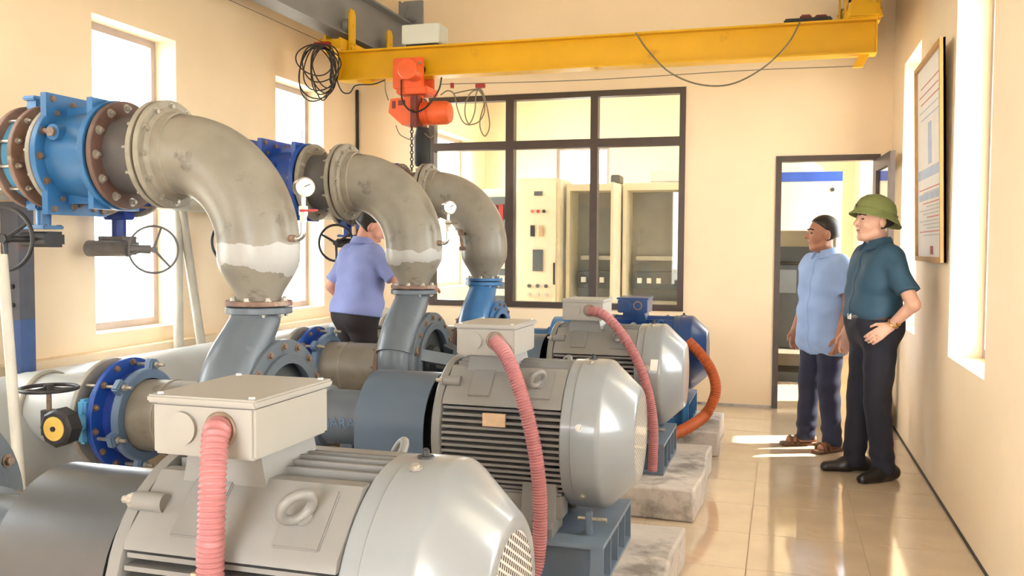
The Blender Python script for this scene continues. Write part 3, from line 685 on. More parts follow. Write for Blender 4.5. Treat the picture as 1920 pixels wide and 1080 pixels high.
hose([A(1290, 640, U4-.30), A(1310, 660, U4-.32), A(1334, 695, U4-.34), A(1342, 735, U4-.35), A(1322, 778, U4-.38), at(1285, 804, 'z', BH+.06), at(1256, 816, 'z', BH+.05), at(1232, 824, 'z', BH+.046)], .036, .012, 'hose_orange', 'orange corrugated hose looping beside the blue motor to the plinth')

# ------------------------------------------------------------------ discharge side
elbow_mat('elbow_a', 1.31-1.158, 1.43-1.158, 1.0); elbow_mat('elbow_b', 1.325-1.158, 1.405-1.158, 5.0)
RP = .18; BR = .42
XF = XV-BR                               # elbow face
def make_elbow(m):
    t = thing('discharge_elbow', '', 'pipe elbow', (XV, U2, 1.158), 'discharge elbows')
    MB().ring((XV, U2, 0), EZ, 1.164, 1.186, .08, .145, 40).build('lower_flange', 'rust_flange', t)
    bolts(t, (XV, U2, 1.186), EZ, .118, 8, .011, 'bolt', .012)
    MB().lathe((XV, U2, 0), EZ, [(1.158, .07), (1.158, .11), (1.164, .11), (1.164, .07)], 32, False).build('gasket', 'rubber', t)
    zb = ZD-BR
    # reducer + bend as one continuous skin
    path = [((XV, U2, z), r) for z, r in [(1.18, .096), (1.20, .098), (1.23, .112), (1.30, .155), (1.335, .172), (1.36, .178), (zb, RP)]]
    for k in range(1, 25):
        a = PI/2*k/24; path.append(((XV-BR+BR*math.cos(a), U2, zb+BR*math.sin(a)), RP))
    path.append(((XF-.02, U2, ZD), RP))
    e = MB().tube([p for p, _ in path], [r for _, r in path], 44); e.build('bend', m, t)
    MB().lathe((XF, U2, ZD), (-1, 0, 0), [(-.045, RP), (-.04, RP+.008), (.0, RP+.012), (.012, RP+.03), (.02, RP+.03)], 40, False).build('weld_collar', 'pipe_flange', t)
    MB().ring((0, U2, ZD), EX, XF-.045, XF-.018, .1, .243, 48).build('face_flange', 'pipe_flange', t)
    bolts(t, (XF-.018, U2, ZD), EX, .214, 12, .0125, 'bolt', .013)
    return t
el = make_elbow('elbow_a'); el['label'] = 'large grey elbow with white paint band, nearest on the left'
dup(el, U3-U2, 'middle grey elbow above the worker, with white paint band and rust drips', recolor={'elbow_a': 'elbow_b'})
dup(el, U4-U2, 'farthest grey elbow, plain paint, over the blue pump', recolor={'elbow_a': 'pipe', 'rust_flange': 'blue'})

def make_spool():
    t = thing('pipe_spool', '', 'pipe', (XF-.16, U2, ZD-.243), 'dark flanged spools')
    x1, x0 = XF-.058, XF-.285
    MB().lathe((0, U2, ZD), EX, [(x1, .08), (x1, .225), (XF-.045, .225), (XF-.045, .08)], 44, False).build('gasket', 'rubber', t)
    MB().ring((0, U2, ZD), EX, x1-.026, x1, .1, .243, 48).build('flange', 'pipe_flange', t)
    MB().lathe((0, U2, ZD), EX, [(x0+.02, .178), (x1-.02, .178)], 44).build('barrel', 'spool', t)
    MB().ring((0, U2, ZD), EX, x0, x0+.026, .1, .247, 48).build('flange', 'brown', t)
    bolts(t, (x1-.026, U2, ZD), (-1, 0, 0), .214, 12, .0125, 'bolt', .013, stud=.02)
    bolts(t, (x0+.026, U2, ZD), EX, .214, 12, .014, 'bolt', .014, stud=.01)
    return t
sp = make_spool(); sp['label'] = 'dark spool with brown flange between blue check valve and left elbow'
dup(sp, U3-U2, 'dark spool beside the pressure gauge, left of the middle elbow', recolor={'brown': 'pipe_flange'})
dup(sp, U4-U2, 'dark spool left of the farthest elbow, behind the hoist chain', recolor={'brown': 'rust_flange'})

XC1 = XF-.30; XC0 = XC1-.285              # check valve
def make_check():
    t = thing('check_valve', '', 'valve', ((XC0+XC1)/2, U2, ZD-.27), 'blue check valves')
    c = (0, U2, ZD)
    MB().lathe(c, EX, [(XC1, .1), (XC1, .235), (XC1+.012, .235), (XC1+.012, .1)], 44, False).build('gasket', 'rubber', t)
    MB().ring(c, EX, XC1-.03, XC1, .1, .252, 48).build('flange', 'blue', t)
    MB().ring(c, EX, XC0, XC0+.03, .1, .252, 48).build('flange', 'blue', t)
    MB().lathe(c, EX, [(XC0+.02, .2), (XC0+.05, .19), ((XC0+XC1)/2, .205), (XC1-.05, .19), (XC1-.02, .2)], 44).build('body', 'blue', t)
    # square plate carrying the split body
    for s_ in (1, -1):
        p = MB(); p.b2((XC0+.002, U2-.185, ZD+s_*.13), (XC0+.034, U2+.185, ZD+s_*.275)); p.build('body_plate', 'blue', t, smooth=False)
        q = MB(); q.b2((XC1-.06, U2-.15, ZD+s_*.16), (XC1-.03, U2+.15, ZD+s_*.25)); q.b2((XC0+.03, U2-.06, ZD+s_*.15), (XC1-.03, U2+.06, ZD+s_*.222)); q.build('body_rib', 'blue', t, smooth=False)
        for y_, z_ in ((-.15, .25), (-.03, .235), (.1, .24), (.155, .25)): put('bolt', shared('bolt_p', lambda: MB().lathe((0, 0, 0), (0, 0, 1), [(0, .015), (.012, .014)], 8), 'bolt_rust'), t, (XC0+.034, U2+y_, ZD+s_*z_), EX)
    pv = MB(); q = Vector((XC0+.10, U2-.19, ZD+.09)); pv.cyl(q+Vector((0, .1, 0)), q+Vector((0, -.03, 0)), .036, 20); pv.build('pivot_boss', 'blue', t)
    MB().cyl(q+Vector((0, -.045, 0)), q+Vector((0, -.028, 0)), .022, 6).build('pivot_nut', 'bolt_rust', t)
    MB().cyl(q+Vector((-.05, -.02, .008)), q+Vector((-.02, -.02, .004)), .012, 8).build('plug', 'bolt_rust', t)
    bolts(t, (XC0+.03, U2, ZD), EX, .224, 12, .013, 'bolt_rust', .012)
    bolts(t, (XC1-.03, U2, ZD), (-1, 0, 0), .224, 12, .012, 'bolt', .012)
    return t
cv = make_check(); cv['label'] = 'light blue check valve with square plates, nearest on the upper left'
dup(cv, U3-U2, 'deep blue check valve behind the large left elbow', recolor={'blue': 'blue_bright'})
dup(cv, U4-U2, 'deep blue check valve of the farthest discharge line', recolor={'blue': 'blue_bright'})

def wheel(parent, c, d, R, m, r=.0085, spokes=3, ph=.4, hub=.02):
    c = Vector(c); x, y, z = frame_of(d); o = MB().torus(c, d, R, r, 44, 10).build('handwheel', m, parent)
    h = MB().cyl(c-z*.018, c+z*.018, hub, 16).build('hub', m, o)
    for k in range(spokes):
        a = 2*PI*k/spokes+ph; e = x*math.cos(a)+y*math.sin(a); MB().tube([c+e*hub*.7, c+e*R*.5-z*.004, c+e*R], [r*1.15, r, r*.9], 8).build('spoke', m, o)
    return o
def make_bfly(blue='blue', wheel_m='cast_black'):
    xb1 = XC0-.012; t = thing('butterfly_valve', '', 'valve', (xb1-.1, U2, ZD-.45), 'geared butterfly valves')
    c = (0, U2, ZD)
    MB().ring(c, EX, xb1-.026, xb1, .1, .243, 48).build('flange', 'pipe_flange', t)
    MB().lathe(c, EX, [(xb1-.11, .178), (xb1-.02, .178)], 40).build('spool_barrel', 'brown', t)
    MB().ring(c, EX, xb1-.125, xb1-.1, .1, .243, 48).build('flange', 'rust_flange', t)
    xm = xb1-.160
    bd = MB(); bd.lathe(c, EX, [(xm-.035, .1), (xm-.035, .205), (xm+.035, .205), (xm+.035, .1)], 44, False); bd.build('valve_body', 'blue_light', t)
    MB().ring(c, EX, xb1-.222, xb1-.196, .1, .243, 48).build('flange', 'rust_flange', t)
    for k in range(12):
        a = 2*PI*(k+.5)/12; d = Vector((0, math.cos(a), math.sin(a)))*.218+Vector((0, U2, ZD))
        put('tie_rod', shared('tie_rod', lambda: MB().lathe((0, 0, 0), (0, 0, 1), [(-.03, .007), (-.012, .007), (-.012, .013), (0, .013), (0, .0075), (.125, .0075), (.125, .013), (.137, .013), (.137, .007), (.152, .007)], 8), 'bolt'), t, Vector((xb1-.222, 0, 0))+d, EX)
    bolts(t, (xb1-.026, U2, ZD), (-1, 0, 0), .214, 12, .012, 'bolt', .012, stud=.015)
    top = MB(); top.box((xm, U2, ZD+.235), (.07, .12, .09), None, .008); top.box((xm, U2, ZD+.275), (.075, .16, .02), None, .006); top.build('top_lug', 'blue', t)
    st = MB(); st.box((xm, U2, ZD-.225), (.07, .15, .05), None, .008); st.cyl((xm, U2, ZD-.24), (xm, U2, ZD-.325), .036, 24); st.box((xm, U2, ZD-.33), (.13, .13, .018), None, .005); st.build('stem_neck', 'blue', t)
    gb = MB(); z0 = ZD-.388; gb.box((xm, U2, z0), (.15, .13, .075), None, .014); gb.cyl((xm-.06, U2-.055, z0), (xm+.09, U2-.055, z0), .036, 20); go = gb.build('gearbox', 'cast_black', t)
    for x in (-.05, .05):
        for y in (-.045, .045): put('bolt', shared('bolt_g', lambda: MB().lathe((0, 0, 0), (0, 0, 1), [(0, .012), (.012, .012)], 6), 'cast_black'), go, (xm+x, U2+y, z0+.058), EZ)
    sh = MB(); sh.cyl((xm+.02, U2-.08, z0), (xm+.03, U2-.245, z0), .016, 14); sh.build('input_shaft', 'cast_black', t)
    wheel(t, (xm+.03, U2-.255, z0), (.1, -1, 0), .142, wheel_m, .0095, 3, .55)
    return t
bf = make_bfly(); bf['label'] = 'blue butterfly valve with black gearbox and handwheel, at the left edge'
dup(bf, U3-U2, 'butterfly valve behind the large left elbow, its dark handwheel peeping out', recolor={'blue': 'blue_bright'})
dup(bf, U4-U2, 'butterfly valve with dark handwheel behind the worker in blue', recolor={'blue': 'blue_bright', 'rust_flange': 'pipe_flange'})

# discharge header along the left wall, with three branches
XH = -3.905; xe = XC0-.012-.222
hd = thing('discharge_header', 'white-grey header pipe at head height along the left wall', 'pipe', (XH, 5.0, ZD-RP))
MB().cyl((XH, 4.76, ZD), (XH, 7.35, ZD), RP, 44).build('header_pipe', 'header', hd)
MB().cyl((XH, 2.2, ZD), (XH, 4.47, ZD), RP, 44).build('header_pipe', 'header', hd)
for u in (U2, U3, U4): MB().cyl((XH+.05, u, ZD), (xe, u, ZD), .176, 44).build('branch_pipe', 'pipe', hd)
MB().lathe((XH, 7.35, ZD), (0, 1, 0), [(0, RP), (.05, RP*.9), (.08, RP*.5), (.09, .001)], 40).build('end_cap', 'header', hd)
for y in (4.76, 4.47): MB().ring((XH, 0, ZD), (0, 1, 0), y-.013, y+.013, .1, .24, 44).build('flange', 'pipe_flange', hd)
# isolating valve in the header
iv = thing('butterfly_valve', 'header valve with pale gearbox and thin handwheel against the bright window', 'valve', (XH, 4.615, ZD-.47), 'geared butterfly valves')
b = MB(); b.lathe((XH, 0, ZD), (0, 1, 0), [(4.484, .1), (4.484, .21), (4.52, .2), (4.71, .2), (4.746, .21), (4.746, .1)], 44, False); b.build('valve_body', 'blue_dark', iv)
for k in range(10):
    a = 2*PI*(k+.5)/10; d = Vector((math.cos(a)*.222, 0, math.sin(a)*.222)); put('tie_rod', shared('tie_rod_b', lambda: MB().lathe((0, 0, 0), (0, 0, 1), [(0, .014), (.02, .014), (.02, .008), (.31, .008), (.31, .014), (.33, .014)], 8), 'bolt_rust'), iv, Vector((XH, 4.45, ZD))+d, (0, 1, 0))
st = MB(); st.box((XH, 4.615, ZD-.235), (.16, .1, .05), None, .008); st.cyl((XH, 4.615, ZD-.24), (XH, 4.615, ZD-.37), .042, 24); st.build('stem_neck', 'blue_dark', iv)
gb = MB(); z0 = ZD-.425; gb.box((XH+.0, 4.60, z0), (.22, .16, .1), None, .02); gb.cyl((XH-.15, 4.53, z0-.01), (XH+.14, 4.53, z0-.01), .05, 22); gb.box((XH, 4.60, z0+.055), (.18, .14, .02), None, .005); gb.build('gearbox', 'wheel_grey', iv)
MB().cyl((XH+.14, 4.53, z0-.01), (XH+.24, 4.60, z0-.015), .026, 16).build('input_shaft', 'wheel_grey', iv)
wheel(iv, (XH+.255, 4.61, z0-.015), (.75, -.66, 0), .142, 'wheel_grey', .007, 3, 1.25)

# ------------------------------------------------------------------ suction side
XS, ZH, RH = -3.62, .50, .28
sh_ = thing('suction_header', 'thick pale grey header pipe lying low along the left wall', 'pipe', (XS, 4.0, ZH-RH))
MB().cyl((XS, .2, ZH), (XS, 8.1, ZH), RH, 56).build('header_pipe', 'header', sh_)
for y in (1.2, 2.9, 5.9, 7.6): MB().b2((XS-.22, y-.06, 0), (XS+.22, y+.06, ZH-.17)).build('saddle', 'concrete', sh_, smooth=False)
MB().ring((XS, 0, ZH), (0, 1, 0), 7.72, 7.75, .1, .36, 48).build('flange', 'pipe_flange', sh_)
bolts(sh_, (XS, 7.72, ZH), (0, -1, 0), .325, 16, .014, 'bolt', .014)
sx1, sx0 = XV-.145, -2.80
for u in (U2, U3, U4):
    MB().cyl((XS+.1, u, ZS), (-3.03, u, ZS), .165, 44).build('branch_pipe', 'header', sh_)
    MB().torus((XS+.235, u, ZS), EX, .172, .012, 40, 8).build('weld_bead', 'pipe_flange', sh_)
def make_suct():
    t = thing('suction_pipe', '', 'pipe', ((sx0+sx1)/2, U2, ZS-.165), 'suction pipes')
    MB().cyl((sx0-.05, U2, ZS), (sx1-.02, U2, ZS), .165, 44).build('barrel', 'pipe', t)
    MB().torus((sx0+.13, U2, ZS), EX, .164, .006, 40, 6).build('weld_bead', 'pipe_flange', t)
    MB().ring((0, U2, ZS+.03), EX, sx1-.03, sx1, .1, .238, 44).build('flange', 'rust_flange', t)
    MB().lathe((0, U2, ZS+.03), EX, [(sx1, .1), (sx1, .2), (sx1+.005, .2), (sx1+.005, .1)], 36, False).build('gasket', 'rubber', t)
    bolts(t, (sx1-.03, U2, ZS+.03), (-1, 0, 0), .212, 12, .012, 'bolt_rust', .013, stud=.012)
    return t
su = make_suct(); su['label'] = 'pale suction pipe half hidden behind the nearest terminal box'
dup(su, U3-U2, 'paint-splashed suction pipe in front of the worker’s legs')
dup(su, U4-U2, 'suction pipe of the blue pump, behind the middle pump')
def make_sv():
    t = thing('suction_valve', '', 'valve', (-2.92, U2, ZS-.26), 'suction butterfly valves')
    c = (0, U2, ZS)
    MB().ring(c, EX, -3.03, -3.005, .1, .255, 48).build('flange', 'pipe_flange', t)
    MB().lathe(c, EX, [(-2.99, .1), (-2.99, .2), (-2.945, .2), (-2.945, .1)], 44, False).build('valve_body', 'blue_light', t)
    MB().ring(c, EX, -2.93, -2.905, .1, .262, 48).build('blue_flange', 'blue_bright', t)
    MB().lathe(c, EX, [(-2.905, .19), (-2.83, .185)], 44).build('joint_sleeve', 'blue_dark', t)
    MB().ring(c, EX, -2.845, -2.805, .17, .215, 48, .006).build('gland_ring', 'joint_ring', t)
    for k in range(6):
        a = 2*PI*(k+.32)/6; d = Vector((0, math.cos(a), math.sin(a))); tn = Vector((0, -math.sin(a), math.cos(a))); R3 = Matrix((Vector((1, 0, 0)), d, tn)).transposed()
        MB().box(Vector(c)+Vector((-2.825, 0, 0))+d*.228, (.04, .06, .062), R3, .008).build('gland_lug', 'joint_ring', t)
        put('tie_rod', shared('tie_rod_s', lambda: MB().lathe((0, 0, 0), (0, 0, 1), [(0, .008), (.20, .008), (.20, .015), (.215, .015), (.215, .008), (.245, .008)], 8), 'bolt'), t, Vector(c)+Vector((-3.0, 0, 0))+d*.232, EX)
    bolts(t, (-2.905, U2, ZS), EX, .24, 14, .011, 'bolt_rust', .012, ph=.4)
    nk = MB(); nk.cyl((-2.967, U2-.19, ZS), (-2.967, U2-.33, ZS), .036, 20); nk.box((-2.967, U2-.22, ZS), (.045, .07, .2), None, .012); nk.box((-2.967, U2-.318, ZS), (.11, .02, .11), None, .008); nk.build('valve_neck', 'blue_light', t)
    gb = MB(); gy = U2-.365; gb.lathe((-2.967, gy+.04, ZS), (0, -1, 0), [(0, .072), (.008, .084), (.07, .084), (.08, .072)], 8); gb.cyl((-3.03, gy, ZS-.035), (-3.03, gy, ZS+.07), .034, 18); gb.build('gearbox', 'cast_black', t)
    MB().cyl((-2.967, gy-.045, ZS), (-2.967, gy-.04, ZS), .052, 28).build('indicator_cap', 'yellow_cap', t)
    MB().cyl((-2.967, gy-.052, ZS), (-2.967, gy-.045, ZS), .012, 6).build('indicator_nut', 'cast_black', t)
    MB().cyl((-3.03, gy, ZS+.07), (-3.03, gy, ZS+.155), .011, 12).build('input_stem', 'bolt_rust', t)
    wheel(t, (-3.03, gy, ZS+.165), EZ, .115, 'cast_black', .0085, 3, .3)
    return t
sv = make_sv(); sv['label'] = 'bright blue suction valve with yellow-capped gearbox and flat black handwheel'
dup(sv, U3-U2, 'blue suction valve half hidden behind the left pump')
dup(sv, U4-U2, 'dark blue suction valve with black gear, right of the worker’s waist', recolor={'blue_light': 'blue_dark', 'blue_bright': 'blue_dark', 'yellow_cap': 'cast_black'})

# ------------------------------------------------------------------ gauges on the elbows
def gauge(u, zt, label, handle):
    t = thing('pressure_gauge', label, 'gauge', (XV+RP, u, zt), 'pressure gauges')
    x0 = XV+RP-.01; p = Vector((x0, u-.03, zt))
    MB().cyl(p, p+Vector((.03, 0, 0)), .016, 12).build('socket', 'rust_flange', t)
    e = MB().tube(spline([p+Vector((.02, 0, 0)), p+Vector((.05, 0, 0)), p+Vector((.068, 0, .02)), p+Vector((.07, 0, .075))], 16), .012, 12); e.build('siphon', 'silver', t)
    q = p+Vector((.07, 0, .07)); MB().cyl(q, q+Vector((0, 0, .03)), .017, 6).b2(q+Vector((-.014, -.014, .03)), q+Vector((.014, .014, .07))).cyl(q+Vector((0, 0, .07)), q+Vector((0, 0, .115)), .011, 12).build('valve', 'silver', t)
    MB().b2(q+Vector((-.006, -.024, .045)), q+Vector((.08, -.014, .055)), .002).build('lever', handle, t)
    g = q+Vector((0, 0, .15)); d = Vector((.75, -.62, .05)).normalized()
    go = MB().lathe(g-d*.03, d, [(0, .036), (.004, .04), (.045, .04), (.05, .043), (.056, .043), (.058, .037)], 28).build('case', 'silver', t)
    MB().lathe(g-d*.03, d, [(.0575, .037), (.0585, .036)], 28).build('dial', 'white', go)
    x, y, z = frame_of(d); c = g-d*.03+d*.06; MB().tube([c-x*.006, c+x*.02+y*.012], .0018, 6).build('needle', 'eye', go)
    return t
gauge(U2, 1.46, 'silver pressure gauge with red lever on the large left elbow', 'hardware_red')
gauge(U3, 1.45, 'small pressure gauge on the middle elbow', 'wire')
t = thing('sampling_tap', 'small brass sampling tap on the farthest elbow', 'tap', (-2.33, U4-.15, 1.5))
a_ = Vector((-2.34, U4-.19, 1.53)); MB().tube([a_+Vector((.03, .06, 0)), a_, a_+Vector((0, -.02, -.01)), a_+Vector((.02, -.03, -.10))], .012, 10).build('pipe', 'bolt_rust', t)
MB().b2(a_+Vector((-.02, -.03, -.02)), a_+Vector((.02, .0, .03)), .005).build('body', 'bolt_rust', t); MB().b2(a_+Vector((-.1, -.02, .03)), a_+Vector((0, -.012, .036))).build('lever', 'wire', t)
MB().b2(a_+Vector((-.005, -.045, -.13)), a_+Vector((.045, -.015, -.1)), .005).build('spout', 'bolt_rust', t)

# ------------------------------------------------------------------ posts and props by the left wall
t = thing('pipe_stand', 'rust-streaked steel post under the header at the left edge', 'stand', (-3.98, 3.93, 0))
MB().b2((-4.03, 3.88, 0), (-3.93, 3.98, 1.05)).build('lower_post', 'post_blue', t, smooth=False)
MB().b2((-4.04, 3.865, 1.02), (-3.92, 3.97, 1.655)).build('upper_post', 'steel_post', t, smooth=False)
for z in (1.1, 1.2): put('bolt', shared('bolt_post', lambda: MB().lathe((0, 0, 0), (0, 0, 1), [(0, .014), (.012, .014)], 6), 'cast_black'), t, (-3.96, 3.865, z), (0, -1, 0))
solo(MB().cyl((-3.97, 5.26, 0), (-3.97, 5.26, 1.67), .033, 20), 'prop_pole', 'pole', 'upright grey prop pole beside the first bright window', 'pole', 'prop poles', origin=(-3.97, 5.26, 0))
solo(MB().cyl((-3.90, 5.42, .70), (-3.94, 5.27, 1.668), .031, 20), 'prop_pole', 'pole', 'slightly leaning grey prop pole touching the upright one', 'pole', 'prop poles', origin=(-3.90, 5.42, .7))
p0, p1 = A(4, 478, 2.97), A(36, 890, 2.88); p2 = p0+(p1-p0)*(p0.z/(p0.z-p1.z))
solo(MB().cyl(p0, p2, .021, 18), 'prop_pole', 'pole', 'thin cream pole leaning in front of the low header at the left', 'pole', 'prop poles', origin=p2)

# ------------------------------------------------------------------ overhead crane
YG, GZ0, GZ1 = 6.9, 2.805, 3.05
# runway rails
for xr_, lab in [(-3.62, 'grey steel runway beam along the left wall under the ceiling'), (.52, 'grey steel runway beam above the right end of the yellow girder')]:
    t = thing('runway_beam', lab, 'beam', (xr_, 5.0, 3.2), 'crane runway beams')
    b = MB(); b.b2((xr_-.09, -2.0, 3.2), (xr_+.09, 8.32, 3.216)); b.b2((xr_-.006, -2.0, 3.216), (xr_+.006, 8.32, 3.61)); b.b2((xr_-.09, -2.0, 3.61), (xr_+.09, 8.32, 3.63)); b.build('i_beam', 'rail_grey', t, smooth=False)
    br = MB(); br.b2((xr_-.06, 8.12, 3.63), (xr_+.14, 8.33, 3.645)); br.b2((xr_+.02, 8.14, 3.63), (xr_+.035, 8.33, 3.80)); br.b2((xr_+.0, 8.30, 3.55), (xr_+.2, 8.335, 3.84)); br.build('wall_bracket', 'rail_grey', t, smooth=False)
    for y in (0, 2.8, 5.6): MB().b2((xr_-.05, y-.05, 3.63), (xr_+.05, y+.05, ZC)).build('hanger', 'rail_grey', t, smooth=False)
cr = thing('crane_girder', 'long yellow crane girder spanning the room below the runway beams', 'crane', (-1.5, YG, GZ0))
g = MB(); g0, g1 = -3.57, .615
g.b2((g0, YG-.075, GZ0), (g1, YG+.075, GZ0+.014)); g.b2((g0, YG-.006, GZ0+.014), (g1, YG+.006, GZ1-.014)); g.b2((g0, YG-.075, GZ1-.014), (g1, YG+.075, GZ1)); g.b2((g0, YG-.07, GZ0+.014), (g0+.008, YG+.07, GZ1-.014)); g.b2((g1-.008, YG-.07, GZ0+.014), (g1, YG+.07, GZ1-.014))
g.build('girder', 'crane_yellow', cr, smooth=False)
for x in (-3.62, .52):
    e = MB(); e.b2((x-.1, YG-.12, 3.06), (x+.1, YG+1.02, 3.07)); e.b2((x-.1, YG-.12, 3.07), (x-.085, YG+1.02, 3.15)); e.b2((x+.085, YG-.12, 3.07), (x+.1, YG+1.02, 3.15)); e.b2((x-.085, YG-.11, 3.07), (x+.085, YG-.095, 3.14))
    ec = e.build('end_carriage', 'crane_yellow', cr, smooth=False)
    for s_ in (-1, 1):
        for y in (.07, .83):
            p = MB(); xs = x+s_*.112; p.prism([(-.055, 3.05), (.055, 3.05), (.055, 3.38), (.03, 3.42), (-.03, 3.42), (-.055, 3.38)], lambda a, b, w_: Vector((w_, YG+y+a, b)), xs-.007, xs+.007); po = p.build('hanger_plate', 'crane_yellow', ec, smooth=False)
            MB().cyl((xs-s_*.012, YG+y, 3.285), (xs-s_*.06, YG+y, 3.285), .06, 22).build('wheel', 'rail_grey', ec)
            for q in [(-.03, 3.09), (.03, 3.09), (-.03, 3.13), (.03, 3.13), (0, 3.285)]: put('bolt', shared('bolt_c', lambda: MB().lathe((0, 0, 0), (0, 0, 1), [(0, .012), (.012, .012)], 6), 'crane_yellow'), ec, (xs+s_*.007, YG+y+q[0], q[1]), (s_, 0, 0))
sx = .52; MB().prism([(-.13, 3.05), (.13, 3.05), (.07, 3.2), (-.07, 3.2)], lambda a, b, w_: Vector((sx+a, w_, b)), YG-.09, YG-.075).build('gusset', 'crane_yellow', cr, smooth=False)
MB().b2((sx-.075, YG-.10, 3.06), (sx+.075, YG-.09, 3.5)).build('upright_plate', 'crane_yellow', cr, smooth=False)
MB().prism([(-3.3, 2.805), (-3.42, 2.805), (-3.33, 2.765), (-3.22, 2.765)], lambda a, b, w_: Vector((a, w_, b)), YG-.03, YG+.03).build('stop_lug', 'crane_yellow', cr, smooth=False)
MB().prism([(.50, 2.805), (.57, 2.805), (.53, 2.72), (.46, 2.72)], lambda a, b, w_: Vector((a, w_, b)), YG-.02, YG+.02).build('stop_lug', 'crane_yellow', cr, smooth=False)
ya = YG-.08
b = MB(); p, q = A(752, 80, ya), A(823, 78, ya); cbx = thing('crane_control_box', 'pale grey control box standing on the yellow girder', 'box', ((p.x+q.x)/2, YG, GZ1))
MB().b2((p.x, ya+.01, GZ1+.02), (q.x, ya+.21, GZ1+.175), .006).build('case', 'white_box', cbx); MB().b2((p.x+.03, ya+.03, GZ1), (q.x-.03, ya+.19, GZ1+.02)).build('mount', 'cast_black', cbx)
jb = thing('cable_reel', 'dark cable box lying on the right end of the girder', 'box', (.05, YG, GZ1)); p = A(1513, 45, YG).x
MB().b2((p-.16, YG-.07, GZ1), (p+.17, YG+.07, GZ1+.03), .01).build('tray', 'cast_black', jb)
MB().b2((p-.05, YG-.06, GZ1+.03), (p+.03, YG+.05, GZ1+.055), .01).b2((p+.05, YG-.05, GZ1+.03), (p+.14, YG+.05, GZ1+.05), .01).build('lid', 'hoist_dark', jb)

# hoist
hx0 = A(775, 130, YG).x
ht = thing('chain_hoist', 'orange electric chain hoist with trolley under the yellow girder', 'hoist', (hx0, YG, 2.2))
def hz(py, px=780, y=YG-.1): return A(px, py, y).z
tr = MB(); tr.b2((hx0-.13, YG-.125, 2.70), (hx0+.14, YG-.105, 2.95), .012); tr.b2((hx0-.13, YG+.105, 2.70), (hx0+.14, YG+.125, 2.95), .012); tr.b2((hx0-.10, YG-.125, 2.66), (hx0+.17, YG+.125, 2.72), .01); tro = tr.build('trolley', 'hoist', ht)
for s_ in (-1, 1):
    for x in (-.07, .08): MB().cyl((hx0+x, YG+s_*.03, 2.865), (hx0+x, YG+s_*.10, 2.865), .042, 18).build('trolley_wheel', 'cast_black', tro)
tmx = A(766, 130, YG-.25).x
tm_ = MB().lathe((tmx, YG-.11, A(766, 130, YG-.25).z), (0, -1, 0), [(0, .075), (.12, .075), (.13, .082), (.17, .082), (.178, .075), (.18, .06)], 28).build('trolley_motor', 'hoist', ht)
MB().b2((tmx-.11, YG-.2, A(766, 130, YG-.25).z-.06), (tmx-.06, YG-.12, A(766, 130, YG-.25).z+.05), .008).build('brake_box', 'hoist', ht)
for x in (.06, .11): put('bolt', shared('bolt_h', lambda: MB().lathe((0, 0, 0), (0, 0, 1), [(0, .012), (.012, .012)], 6), 'bolt'), ht, (hx0+x, YG-.125, 2.9), (0, -1, 0))
hk = A(786, 172, YG).x
MB().b2((hk-.03, YG-.03, 2.58), (hk+.03, YG+.03, 2.68), .008).torus((hk, YG, 2.60), (0, 1, 0), .035, .012, 20, 8).build('suspension', 'hoist', ht)
zb_ = A(785, 210, YG).z; xa, xb = A(728, 210, YG-.1).x, A(838, 210, YG-.1).x
bd = MB(); bd.prism([(xa+.02, zb_+.10), (hk-.02, zb_+.11), (hk-.02, zb_-.11), (xa+.12, zb_-.115), (xa, zb_-.01)], lambda a, b, w_: Vector((a, w_, b)), YG-.1, YG+.1); bo = bd.build('gear_case', 'hoist', ht, smooth=False)
MB().b2((xa+.035, YG-.104, zb_+.02), (xa+.065, YG-.1, zb_+.08)).build('label_plate', 'hoist_dark', bo, smooth=False); MB().b2((xa+.09, YG-.104, zb_+.045), (xa+.15, YG-.1, zb_+.085)).build('label_plate', 'hoist_dark', bo, smooth=False)
MB().b2((hk-.035, YG-.112, zb_-.13), (hk+.03, YG+.112, zb_+.12), .01).build('centre_frame', 'hoist_dark', ht)
MB().lathe((hk+.02, YG, zb_-.015), EX, [(0, .085), (.09, .085), (.09, .098), (xb-hk-.06, .095), (xb-hk-.03, .08), (xb-hk-.02, .05)], 24).build('hoist_motor', 'hoist', ht)
for k in range(4): MB().ring((0, YG, zb_-.015), EX, hk+.035+.02*k, hk+.04+.02*k, .08, .095, 24, .001).build('motor_fin', 'hoist', ht)
MB().b2((xb-.05, YG-.03, zb_-.05), (xb-.02, YG+.03, zb_+.03), .006).build('fan_grille', 'cast_black', ht)
cbm = A(788, 275, YG).x; zc0, zc1 = A(788, 312, YG).z, A(788, 240, YG).z
bg_ = MB(); bg_.lathe((cbm+.02, YG, zc0), EZ, [(0, .055), (.02, .066), ((zc1-zc0)*.75, .07), (zc1-zc0, .05)], 20); bg_.build('chain_bag', 'rubber', ht)
for k in range(14): MB().torus((cbm-.05, YG-.06, zc1+.02-.028*k), (1, 0, 0) if k % 2 else (0, 1, 0), .013, .0045, 12, 6).build('chain_link', 'cast_black', ht)
def cable(pts, r, m, label, n=60, name='cable', grp='crane cables'):
    return solo(MB().tube(spline(pts, n), r, 8), name, m, label, 'cable', grp, origin=pts[0])
G = lambda px, py, y=YG-.14: A(px, py, y)
cable([G(752, 150), G(755, 190), G(775, 210), G(800, 200), G(822, 170), G(828, 145)], .007, 'cable', 'black control cable looped across the orange hoist')
cable([G(722, 148), G(723, 170), G(728, 188)], .005, 'cable_grey', 'thin grey cable dropping to the left of the hoist')
cable([G(742, 235), G(750, 252), G(768, 262)], .004, 'cable_grey', 'thin grey lead under the hoist gear case')
cable([G(818, 232), G(818, 245), G(808, 258), G(796, 250)], .004, 'cable_grey', 'thin grey lead under the hoist motor')
